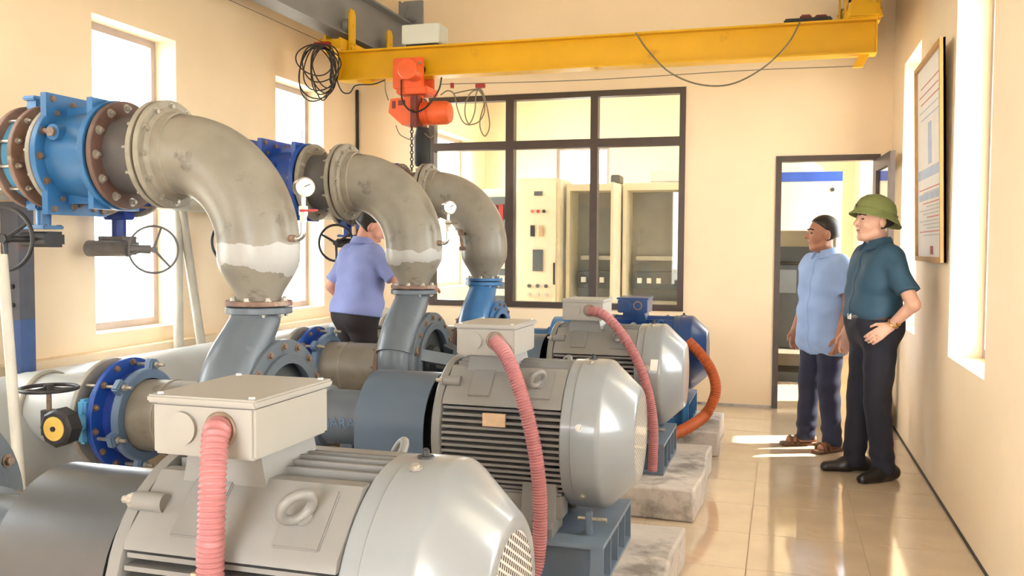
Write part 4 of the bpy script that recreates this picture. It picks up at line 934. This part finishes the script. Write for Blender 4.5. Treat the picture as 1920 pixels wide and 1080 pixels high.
# coil hung at the left end
t = thing('cable_coil', 'hank of black cable hanging at the left end of the yellow girder', 'cable coil', G(600, 90)); 
for k, (cx, cy, rx, ry, ph) in enumerate([(595, 135, 34, 50, 0), (598, 128, 30, 42, .5), (590, 138, 32, 52, 1.1), (605, 132, 26, 45, 1.7), (600, 122, 36, 32, 2.2), (606, 140, 22, 48, 2.9), (612, 125, 24, 40, 3.6), (594, 112, 36, 30, 4.1), (608, 130, 20, 45, 5)]):
    pts = [G(cx+rx*math.cos(a)+4*math.sin(2*a+ph), cy+ry*math.sin(a), YG-.16-.012*k+.02*math.sin(a+ph)) for a in [2*PI*i/36 for i in range(36)]]
    MB().tube(pts, .0055, 8, True).build('loop', 'cable', t)
MB().b2(G(590, 88)-Vector((0, .02, 0)), G(618, 78)+Vector((0, .03, 0)), .004).build('clip', 'clip_red', t)
MB().tube(spline([G(615, 92), G(622, 120), G(620, 150), G(626, 165)], 20), .011, 8).build('cable_bundle', 'cable', t)
cable([G(626, 110), G(632, 150), G(642, 172), G(656, 174), G(668, 160), G(700, 158), G(722, 150)], .0055, 'cable', 'black cable sagging below the left end of the girder')
# coil hung right of the hoist
t = thing('cable_coil', 'loose grey cable loops hanging right of the orange hoist', 'cable coil', G(890, 170, YG-.2))
G2 = lambda px, py: G(px, py, YG-.2)
MB().tube(spline([G2(826, 178), G2(840, 170), G2(852, 178), G2(858, 205), G2(868, 228), G2(880, 234), G2(898, 228), G2(908, 210), G2(908, 185), G2(900, 170), G2(885, 172), G2(874, 190), G2(872, 215), G2(880, 232), G2(890, 210), G2(893, 175), G2(902, 168), G2(912, 195), G2(918, 235), G2(910, 255), G2(902, 245), G2(900, 225), G2(908, 190), G2(898, 168)], 200), .0052, 8).build('loop', 'cable_grey', t)
MB().tube(spline([G2(852, 175), G2(875, 170), G2(898, 166)], 16), .005, 8).build('loop', 'cable_grey', t)
MB().b2(G2(891, 165), G2(908, 156)+Vector((0, .03, 0)), .003).build('clip', 'clip_red', t); MB().b2(G2(844, 165), G2(850, 155)+Vector((0, .02, 0)), .003).build('clip', 'clip_red', t)
cable([G(1192, 62, YG-.12), G(1215, 95, YG-.12), G(1255, 135, YG-.12), G(1310, 158, YG-.12), G(1370, 158, YG-.12), G(1430, 128, YG-.12), G(1475, 85, YG-.12), G(1500, 42, YG-.1)], .0062, 'cable_grey', 'long grey cable sagging across the middle of the girder', 80)
cable([G(826, 158, YG), G(1100, 150, YG), G(1400, 132, YG), G(1605, 124, YG)], .003, 'wire', 'thin festoon wire stretched below the girder', 40, 'wire_rope')
pL = A(612, 82, YG-.1); cable([pL, Vector((pL.x, 4.5, pL.z+.0)), Vector((pL.x, 1.0, pL.z))], .003, 'wire', 'thin wire running along the left wall towards the viewer', 40, 'wire_rope')
cable([(XL+.02, YB-.02, 3.0), (XL+.025, YB-.02, 2.0), (XL+.02, YB-.02, 1.2), (XL+.02, YB-.02, .76)], .014, 'cable', 'black conduit running down the back left corner', 20, 'conduit')

# ------------------------------------------------------------------ people: each body is one signed-distance field turned into one mesh
class SDF:
    def __init__(s, lo, hi, h):
        s.lo = np.array(lo, float); s.h = h; s.n = np.ceil((np.array(hi)-s.lo)/h).astype(int)+1
        s.ax = [s.lo[i]+h*np.arange(s.n[i]) for i in range(3)]; s.d = np.full(s.n, .5, np.float32)
    def win(s, lo, hi):
        a = np.clip(np.floor((np.array(lo)-s.lo)/s.h).astype(int), 0, s.n); b = np.clip(np.ceil((np.array(hi)-s.lo)/s.h).astype(int)+1, 0, s.n)
        sl = tuple(slice(a[i], b[i]) for i in range(3)); X = np.meshgrid(*[s.ax[i][sl[i]] for i in range(3)], indexing='ij', sparse=True)
        return sl, X
    def join(s, sl, d, k):
        e = s.d[sl]
        if k > 0:
            hh = np.maximum(k-np.abs(e-d), 0)/k; s.d[sl] = np.minimum(e, d)-hh*hh*k*.25
        else: s.d[sl] = np.minimum(e, d)
    def cone(s, a, b, r0, r1=None, k=.03, sq=None, cut=None):
        """tapered capsule a-b; sq: (y-scale) squash; cut: list of (point, normal) half spaces kept where (p-point).n<0"""
        r1 = r0 if r1 is None else r1; a = np.array(a, float); b = np.array(b, float); m = max(r0, r1)+k+.03
        sl, X = s.win(np.minimum(a, b)-m, np.maximum(a, b)+m); ab = b-a; L2 = max(1e-9, (ab*ab).sum())
        P_ = [X[i]-a[i] for i in range(3)]; t = np.clip((P_[0]*ab[0]+P_[1]*ab[1]+P_[2]*ab[2])/L2, 0, 1)
        d = np.sqrt((P_[0]-t*ab[0])**2+(P_[1]-t*ab[1])**2+(P_[2]-t*ab[2])**2)-(r0+(r1-r0)*t)
        if cut:
            for p, n in cut: d = np.maximum(d, (X[0]-p[0])*n[0]+(X[1]-p[1])*n[1]+(X[2]-p[2])*n[2])
        s.join(sl, d.astype(np.float32), k)
    def ell(s, c, r, R=None, k=.02, cut=None, grow=0):
        c = np.array(c, float); r = np.array(r, float)+grow; m = r.max()+k+.03; sl, X = s.win(c-m, c+m); R = np.eye(3) if R is None else R
        P_ = [X[i]-c[i] for i in range(3)]; Q = [R[0][i]*P_[0]+R[1][i]*P_[1]+R[2][i]*P_[2] for i in range(3)]
        k0 = np.sqrt(sum((Q[i]/r[i])**2 for i in range(3))); k1 = np.sqrt(sum((Q[i]/r[i]**2)**2 for i in range(3)))
        d = k0*(k0-1)/np.maximum(k1, 1e-6)
        if cut:
            for p, n in cut: d = np.maximum(d, (Q[0]-p[0])*n[0]+(Q[1]-p[1])*n[1]+(Q[2]-p[2])*n[2])
        s.join(sl, d.astype(np.float32), k)
    def grid(s): return np.meshgrid(*s.ax, indexing='ij', sparse=True)
    def cut(s, p, n):
        X = s.grid(); s.d = np.maximum(s.d, ((X[0]-p[0])*n[0]+(X[1]-p[1])*n[1]+(X[2]-p[2])*n[2]).astype(np.float32))
    def mesh(s):
        d = s.d; sg = d < 0; n = s.n-1; occ = np.zeros(n, np.int8)
        offs = [(i, j, k) for i in (0, 1) for j in (0, 1) for k in (0, 1)]
        for o in offs: occ += sg[o[0]:o[0]+n[0], o[1]:o[1]+n[1], o[2]:o[2]+n[2]]
        c = np.argwhere((occ > 0) & (occ < 8)); acc = np.zeros((len(c), 3)); cnt = np.zeros(len(c))
        val = {o: d[c[:, 0]+o[0], c[:, 1]+o[1], c[:, 2]+o[2]] for o in offs}
        for o in offs:
            for ax in range(3):
                if o[ax]: continue
                q = tuple(1 if i == ax else o[i] for i in range(3)); a, b = val[o], val[q]; m = (a < 0) != (b < 0)
                t = np.where(m, a/np.where(m, a-b, 1), 0); p = np.tile(np.array(o, float), (len(c), 1)); p[:, ax] += t
                acc[m] += p[m]; cnt[m] += 1
        V = s.lo+(c+acc/cnt[:, None])*s.h
        ids = np.full(n, -1, np.int32); ids[c[:, 0], c[:, 1], c[:, 2]] = np.arange(len(c)); F_ = []
        for ax in range(3):
            u, v = (ax+1) % 3, (ax+2) % 3
            a = np.take(sg, range(0, s.n[ax]-1), ax); b = np.take(sg, range(1, s.n[ax]), ax)
            e = np.argwhere(a != b); e = e[(e[:, u] > 0) & (e[:, v] > 0) & (e[:, u] < n[u]) & (e[:, v] < n[v])]
            fl_ = a[e[:, 0], e[:, 1], e[:, 2]]; qs = []
            for du, dv in [(-1, -1), (0, -1), (0, 0), (-1, 0)]:
                g = e.copy(); g[:, u] += du; g[:, v] += dv; qs.append(ids[g[:, 0], g[:, 1], g[:, 2]])
            q = np.stack(qs, 1); q[~fl_] = q[~fl_][:, ::-1]; F_.append(q)
        return V, np.concatenate(F_)
def sdf_obj(s, name, m, parent, M):
    V, F_ = s.mesh(); me = bpy.data.meshes.new(name)
    W = np.array(M.to_3x3()) @ V.T; W = W.T+np.array(M.translation)-np.array(root_loc(parent))
    me.from_pydata(W.tolist(), [], F_.tolist()); me.materials.append(MATS[m]); me.shade_smooth()
    o = bpy.data.objects.new(name, me); COL.objects.link(o); o.parent = parent
    md = o.modifiers.new('s', 'SMOOTH'); md.factor = .5; md.iterations = 2
    return o
def nrm(v): v = np.array(v, float); return v/np.linalg.norm(v)
def hand(s, w_, f_, n_, side, curl, r=.0092):
    """w_: wrist, f_: finger direction, n_: palm normal, side: +1 thumb on (f x n) side"""
    f_ = nrm(f_); n_ = nrm(np.array(n_)-f_*np.dot(n_, f_)); l_ = np.cross(f_, n_)*side; w_ = np.array(w_, float)
    for o in (-.024, -.008, .008, .024): s.cone(w_+l_*o*.55, w_+f_*.085+l_*o*1.1, .016, .0125, k=.012)
    for o, ln in ((.029, .072), (.0098, .082), (-.0098, .076), (-.029, .060)):
        p = w_+f_*.086+l_*o; d1 = nrm(f_*math.cos(curl*.6)+n_*math.sin(curl*.6)+l_*o*2); d2 = nrm(f_*math.cos(curl*1.5)+n_*math.sin(curl*1.5)); d3 = nrm(f_*math.cos(curl*2.2)+n_*math.sin(curl*2.2))
        a = p+d1*ln*.45; b = a+d2*ln*.32; s.cone(p-f_*.012, a, r*1.05, r, k=.003); s.cone(a, b, r, r*.93, k=.003); s.cone(b, b+d3*ln*.23, r*.93, r*.85, k=.003)
    p = w_+f_*.022+l_*.026; d1 = nrm(f_*.75+l_*.62+n_*.3); a = p+d1*.045; s.cone(p, a, r*1.4, r*1.15, k=.008); s.cone(a, a+nrm(f_*.9+l_*.2+n_*.3)*.034, r*1.1, r*.9, k=.003)
def rotz(a): return np.array([[math.cos(a), -math.sin(a), 0], [math.sin(a), math.cos(a), 0], [0, 0, 1]])
def rotx(a): return np.array([[1, 0, 0], [0, math.cos(a), -math.sin(a)], [0, math.sin(a), math.cos(a)]])

def person(label, loc, face, J, H, skin, shirt, trousers, shoes, hem, headyaw=0, headpitch=0, lean=0, tucked=False, hat=False, girth=1.0, sandals=False, h=.0065):
    """local frame: +y forward, +x the person's right; J: joint positions for arms and legs"""
    t = thing('person', label, 'person', (loc[0], loc[1], 0)); sc = H/1.70
    ang = math.atan2(face[1], face[0])-PI/2
    M = Matrix.Translation((loc[0], loc[1], 0)) @ Matrix.Rotation(ang, 4, 'Z') @ Matrix.Scale(sc, 4)
    lo, hi = (-.50, -.45, -.02), (.50, .62, 1.80)
    cl, sl_ = math.cos(lean), math.sin(lean)
    def L(p):      # lean the trunk forward about the hips
        x, y, z = p; z0 = z-.95
        return (x, y*cl+z0*sl_, .95+z0*cl-y*sl_)
    g = girth
    trunk = [((-.07, 0, .93), (.07, 0, .93), .112*g), ((-.06, .012*g, 1.07), (.06, .012*g, 1.07), .112*g), ((-.09, .0, 1.24), (.09, .0, 1.24), .112), ((-.14, -.01, 1.36), (.14, -.01, 1.36), .066)]
    hr = rotz(headyaw) @ rotx(-headpitch); hc = np.array(L((0, .025, 1.585)))+np.array((0, .05*math.sin(headpitch), -.03*math.sin(headpitch)))
    HS = 1.09
    hp = lambda p: hc+hr @ (np.array(p)*HS)
    S_ = {k: L(J['S'+k]) for k in 'lr'}
    b = SDF(lo, hi, h)
    for a, c, r in trunk: b.cone(L(a), L(c), r, k=.07)
    b.cone(L((0, -.012, 1.40)), hp((0, -.02, -.06)), .060, .053, k=.03)
    for k in 'lr':
        b.cone(S_[k], J['E'+k], .050, .040, k=.035); b.cone(J['E'+k], J['W'+k], .040, .027, k=.012)
        hand(b, J['W'+k], J['F'+k], J['N'+k], J.get('T'+k, 1), J.get('C'+k, .45))
        b.cone(J['H'+k], J['K'+k], .085, .056, k=.03); b.cone(J['K'+k], J['A'+k], .054, .036, k=.02)
        fd = np.array(J['D'+k]); A_ = np.array(J['A'+k]); b.cone(A_+fd*-.04+(0, 0, -.045), A_+fd*.13+(0, 0, -.055), .036, .03, k=.02)
    # head
    b.ell(hp((0, -.012, .028)), (.081, .101, .094), hr, k=.02); b.ell(hp((0, .022, -.028)), (.067, .076, .094), hr, k=.03)
    b.cone(hp((0, .058, -.098)), hp((0, .03, -.09)), .026, .035, k=.025)
    for s_ in (-1, 1):
        b.cone(hp((s_*.045, .0, -.075)), hp((s_*.02, .06, -.1)), .022, .02, k=.02); b.cone(hp((s_*.012, .082, .022)), hp((s_*.042, .066, .02)), .010, .009, k=.012)
        b.cone(hp((s_*.038, .066, -.03)), hp((s_*.045, .05, -.04)), .018, .02, k=.02)
        b.ell(hp((s_*.079, -.012, -.012)), (.011, .024, .037), hr, k=.006)
    b.cone(hp((0, .086, .012)), hp((0, .108, -.026)), .008, .0125, k=.010); b.cone(hp((-.012, .092, -.03)), hp((.012, .092, -.03)), .008, k=.006)
    b.cone(hp((-.017, .082, -.056)), hp((.017, .082, -.056)), .0075, k=.008); b.cone(hp((-.015, .080, -.068)), hp((.015, .080, -.068)), .008, k=.008)
    body = sdf_obj(b, 'body', skin, t, M)
    # small face pieces
    Mw = lambda p: M @ Vector(p)
    for s_ in (-1, 1):
        MB().ell(Mw(hp((s_*.030, .0775, .002))), (.011*sc, .011*sc, .006*sc)).build('eye', 'eye', body); MB().tube([Mw(hp((s_*.012, .0935, .024))), Mw(hp((s_*.03, .088, .029))), Mw(hp((s_*.05, .070, .023)))], .0042, 6).build('eyebrow', 'hair', body)
    MB().tube([Mw(hp((-.02, .085, -.0615))), Mw(hp((0, .0915, -.0605))), Mw(hp((.02, .085, -.0615)))], [.003, .0048, .003], 8).build('lips', 'lip', body)
    hs = SDF(hc-.17, hc+.17, .006)
    hs.ell(hp((0, -.014, .032)), (.081, .101, .094), hr, k=0, grow=.008, cut=[((0, .045, .018), (0, .62, -.78))])
    hs.ell(hp((0, -.030, .0)), (.082, .085, .092), hr, k=.01, grow=.009, cut=[((0, 0, -.052), (0, -.35, -1)), ((0, .004, 0), (0, 1, .25))])
    sdf_obj(hs, 'hair', 'hair', t, M)
    # trousers
    tr_ = SDF(lo, (hi[0], hi[1], 1.12), h)
    wz = 1.0; tr_.cone(L((-.07, 0, .93)), L((.07, 0, .93)), .124*g, k=.05); tr_.cone(L((-.065, .008, 1.0)), L((.065, .008, 1.0)), .121*g, k=.05)
    for k in 'lr':
        tr_.cone(J['H'+k], J['K'+k], .102, .080, k=.03); A_ = np.array(J['A'+k]); tr_.cone(J['K'+k], A_+np.array((0, .01, -.03)), .078, .068, k=.02)
    X = tr_.grid(); tr_.d = tr_.d+(.0035*np.sin(34*X[2]+9*X[0]+6*X[1])*np.sin(21*X[0]+13*X[2]) + .004*np.sin(70*X[2])*np.exp(-((X[2]-.14)/.08)**2)).astype(np.float32)
    tr_.cut((0, 0, .04), (0, 0, -1)); tr_.cut(L((0, 0, wz)), (0, sl_, cl))
    sdf_obj(tr_, 'trousers', trousers, t, M)
    # shirt
    s2 = SDF((lo[0], lo[1], .55), hi, h)
    for a, c, r in trunk:
        s2.cone(L(a), L(c), r+.017+(.012 if a[2] < 1.0 and not tucked else 0), k=.08)
    if not tucked: s2.cone(L((-.085, 0, .80)), L((.085, 0, .80)), .135*g, k=.06)
    s2.cone(L((0, -.012, 1.38)), L((0, -.004, 1.45)), .075, .062, k=.03)
    for k in 'lr':
        a, e = np.array(S_[k]), np.array(J['E'+k]); n_ = nrm(e-a); L_ = J.get('slv', .72); s2.cone(a, a+(e-a)*1.05, .062, .066, k=.035, cut=[(a+(e-a)*L_, n_)])
    X = s2.grid(); s2.d = s2.d+(.006*np.sin(26*X[2]+19*X[0])*np.sin(15*X[0]-9*X[2]+7*X[1]) + .0035*np.sin(48*X[2]+21*X[1]-17*X[0])).astype(np.float32)
    s2.cut(L((0, 0, hem)), (0, -sl_, -cl)); s2.cut(L((0, .0, 1.452)), tuple(nrm((0, -.35+sl_, 1))))
    s3 = SDF((lo[0], lo[1], .55), hi, h); s3.d = s2.d-.0035; X = s3.grid(); s3.d = np.maximum(s3.d, (np.abs(X[0])-.017+0*X[1]+0*X[2]).astype(np.float32)); s3.d = np.maximum(s3.d, (-X[1]+.02+0*X[0]+0*X[2]).astype(np.float32)); s3.cut(L((0, 0, 1.43)), (0, 0, 1))
    so = sdf_obj(s2, 'shirt', shirt, t, M); sdf_obj(s3, 'button_placket', shirt, so, M)
    # collar
    cpts = []; 
    for i in range(25):
        a = PI*.5+.42+(2*PI-.84)*i/24; cpts.append((a, .073))
    v = []; f = []
    for i, (a, r) in enumerate(cpts):
        ca, sa = math.cos(a), math.sin(a); fz = -.022*max(0, sa)
        for rr, z in [(r-.006, 1.425+fz), (r-.01, 1.482+fz*1.2), (r+.004, 1.484+fz*1.2), (r+.022+.012*max(0, sa), 1.437+fz*1.9), (r+.014, 1.432+fz*1.7)]: v.append(Mw(L((rr*ca, -.008+rr*sa, z))))
    for i in range(24):
        for j in range(5): f.append((i*5+j, i*5+(j+1) % 5, (i+1)*5+(j+1) % 5, (i+1)*5+j))
    f += [tuple(range(5)), tuple(range(120, 125))]; MB().add(v, f).build('collar', shirt, so)
    if tucked:
        bl = SDF((lo[0], lo[1], .9), (hi[0], hi[1], 1.1), h); bl.cone(L((-.065, .008, 1.0)), L((.065, .008, 1.0)), .129*g, k=0); bl.cut(L((0, 0, 1.012)), (0, sl_, cl)); bl.cut(L((0, 0, .978)), (0, -sl_, -cl)); bo_ = sdf_obj(bl, 'belt', 'belt', t, M)
        MB().b2((-.025, .13*g+.004, .98), (.025, .13*g+.014, 1.012), .002); q = MB().b2((-.025, .13*g+.002, .978), (.025, .13*g+.014, 1.014), .002); q.v = [tuple(Mw(L(p))) for p in q.v]; q.build('buckle', 'chrome', bo_)
    for k in 'lr':
        fd = np.array(J['D'+k]); A_ = np.array(J['A'+k]); s4 = SDF((A_[0]-.2, A_[1]-.25, -.004), (A_[0]+.2, A_[1]+.3, .14), .006); gz = np.array((0, 0, 1)); P0 = np.array((A_[0], A_[1], 0.0))
        if sandals:
            for w_ in (-.014, .014):
                pr_ = np.array((fd[1], -fd[0], 0))*w_; s4.cone(P0+pr_-fd*.07+(0, 0, .012), P0+pr_+fd*.17+(0, 0, .012), .032, .034, k=.01)
            s4.cut((0, 0, .026), (0, 0, 1)); sd_ = sdf_obj(s4, 'sandal', shoes, t, M)
            for q in (.13, .085):
                pr_ = np.array((fd[1], -fd[0], 0)); MB().tube([Mw(P0+fd*q+pr_*.047+(0, 0, .015)), Mw(P0+fd*q+pr_*.034+(0, 0, .052)), Mw(P0+fd*q+(0, 0, .068)), Mw(P0+fd*q-pr_*.034+(0, 0, .052)), Mw(P0+fd*q-pr_*.047+(0, 0, .015))], .011, 8).build('strap', shoes, sd_)
        else:
            s4.cone(P0-fd*.065+(0, 0, .045), P0+fd*.06+(0, 0, .05), .046, .046, k=.02); s4.cone(P0+fd*.06+(0, 0, .035), P0+fd*.185+(0, 0, .028), .045, .034, k=.03); s4.cone(P0-fd*.03+(0, 0, .07), P0+fd*.03+(0, 0, .06), .045, .04, k=.02); s4.cut((0, 0, .002), (0, 0, -1)); sdf_obj(s4, 'shoe', shoes, t, M)
    if hat:
        ht_ = MB(); R3 = Matrix(hr.tolist()) @ Matrix.Rotation(math.radians(12), 3, 'X'); c = Vector(hp((0, -.01, .045)))
        prof = [(-.046, .146), (-.040, .148), (-.018, .128), (.0, .116), (.03, .111), (.065, .097), (.092, .068), (.106, .03), (.109, .0005)]; inn = [(.100, .0005), (.085, .062), (.03, .104), (.0, .110), (-.022, .123), (-.044, .142), (-.046, .146)]
        m_ = MB().lathe((0, 0, 0), EZ, prof, 44, False); m_.lathe((0, 0, 0), EZ, inn, 44, False)
        def sh(p): return tuple(Mw(c+R3 @ Vector((p[0]*.93, p[1]*1.12-(.012 if p[2] < 0 else 0), p[2]-(.022 if p[2] < -.01 else 0)*max(0, -p[1]/.17)))))
        m_.v = [sh(p) for p in m_.v]; ho = m_.build('sun_helmet', 'hat_green', t)
        q = MB().torus((0, 0, .004), EZ, .112, .006, 44, 8); q.v = [sh(p) for p in q.v]; q.build('hat_band', 'hat_green', ho)
        q = MB().b2((-.006, .106, -.02), (.006, .124, .015), .002); q.v = [sh(p) for p in q.v]; q.build('badge_strap', 'belt', ho)
        q = MB().lathe((0, 0, .103), EZ, [(0, .014), (.008, .012), (.01, .004)], 14); q.v = [sh(p) for p in q.v]; q.build('top_button', 'hat_green', ho)
    return t, M
std = dict(Sl=(-.168, -.01, 1.365), Sr=(.168, -.01, 1.365), Hl=(-.085, 0, .90), Hr=(.085, 0, .90))
# man in light blue by the doorway, arms hanging
J = dict(std, El=(-.235, -.03, 1.10), Wl=(-.245, .06, .86), Fl=(.03, .12, -1), Nl=(1, .2, 0), Tl=-1, Cl=.5, Er=(.235, -.03, 1.10), Wr=(.245, .06, .86), Fr=(-.03, .12, -1), Nr=(-1, .2, 0), Tr=1, Cr=.5,
         Kl=(-.10, .02, .49), Al=(-.115, -.02, .09), Kr=(.10, .03, .49), Ar=(.12, .03, .09), Dl=(-.2, .98, 0), Dr=(.25, .97, 0), slv=.78)
person('man in light blue short-sleeved shirt and brown sandals, standing by the doorway', (.295, 6.78), (-.80, -.60), J, 1.65, 'skin_tan', 'shirt_light', 'trouser_navy', 'leather', .70, headyaw=-.40, sandals=True, girth=1.03)
# man in green helmet, left hand on hip
J = dict(std, El=(-.36, -.05, 1.09), Wl=(-.238, .02, .955), Fl=(.10, .80, -.55), Nl=(.75, -.55, 0), Tl=-1, Cl=.35, Er=(.26, -.04, 1.12), Wr=(.27, .05, .88), Fr=(-.03, .12, -1), Nr=(-1, .2, 0), Tr=1, Cr=.5,
         Kl=(-.10, .02, .49), Al=(-.10, -.04, .09), Kr=(.10, .03, .49), Ar=(.13, .04, .09), Dl=(-.35, .94, 0), Dr=(.1, .99, 0), slv=.76)
t, M = person('man in green sun helmet and dark teal shirt, hand on hip, wearing a gold watch', (.565, 6.02), (-.93, -.36), J, 1.725, 'skin_fair', 'shirt_teal', 'trouser_dark', 'shoe_black', .985, headyaw=.05, headpitch=-.04, tucked=True, hat=True, girth=1.14)
wp = Vector(J['Wl']).lerp(Vector(J['El']), .12); q = MB().torus(wp, Vector(J['El'])-Vector(J['Wl']), .031, .006, 24, 8); q.cyl(wp+Vector((-.03, -.01, .005)), wp+Vector((-.042, -.013, .008)), .017, 16); q.v = [tuple(M @ Vector(p)) for p in q.v]; q.build('watch', 'gold', t)
# worker seen from behind, leaning to the middle pump
J = dict(std, El=(-.315, -.02, 1.12), Wl=(-.27, .14, .92), Fl=(.4, .9, -.2), Nl=(.9, -.4, 0), Tl=-1, Cl=.6, Er=(.33, .15, 1.17), Wr=(.30, .37, 1.13), Fr=(-.1, 1, .0), Nr=(0, .1, -1), Tr=-1, Cr=.5,
         Kl=(-.10, .04, .49), Al=(-.11, -.02, .09), Kr=(.10, .05, .49), Ar=(.11, .0, .09), Dl=(-.2, .98, 0), Dr=(.2, .98, 0), slv=.82)
person('worker in lilac-blue shirt seen from behind, reaching over the middle pump', (-2.925, 5.86), (.55, .84), J, 1.71, 'skin_pink', 'shirt_blue', 'trouser_brown', 'shoe_black', .93, headyaw=-.45, headpitch=.5, lean=.14, girth=1.12)
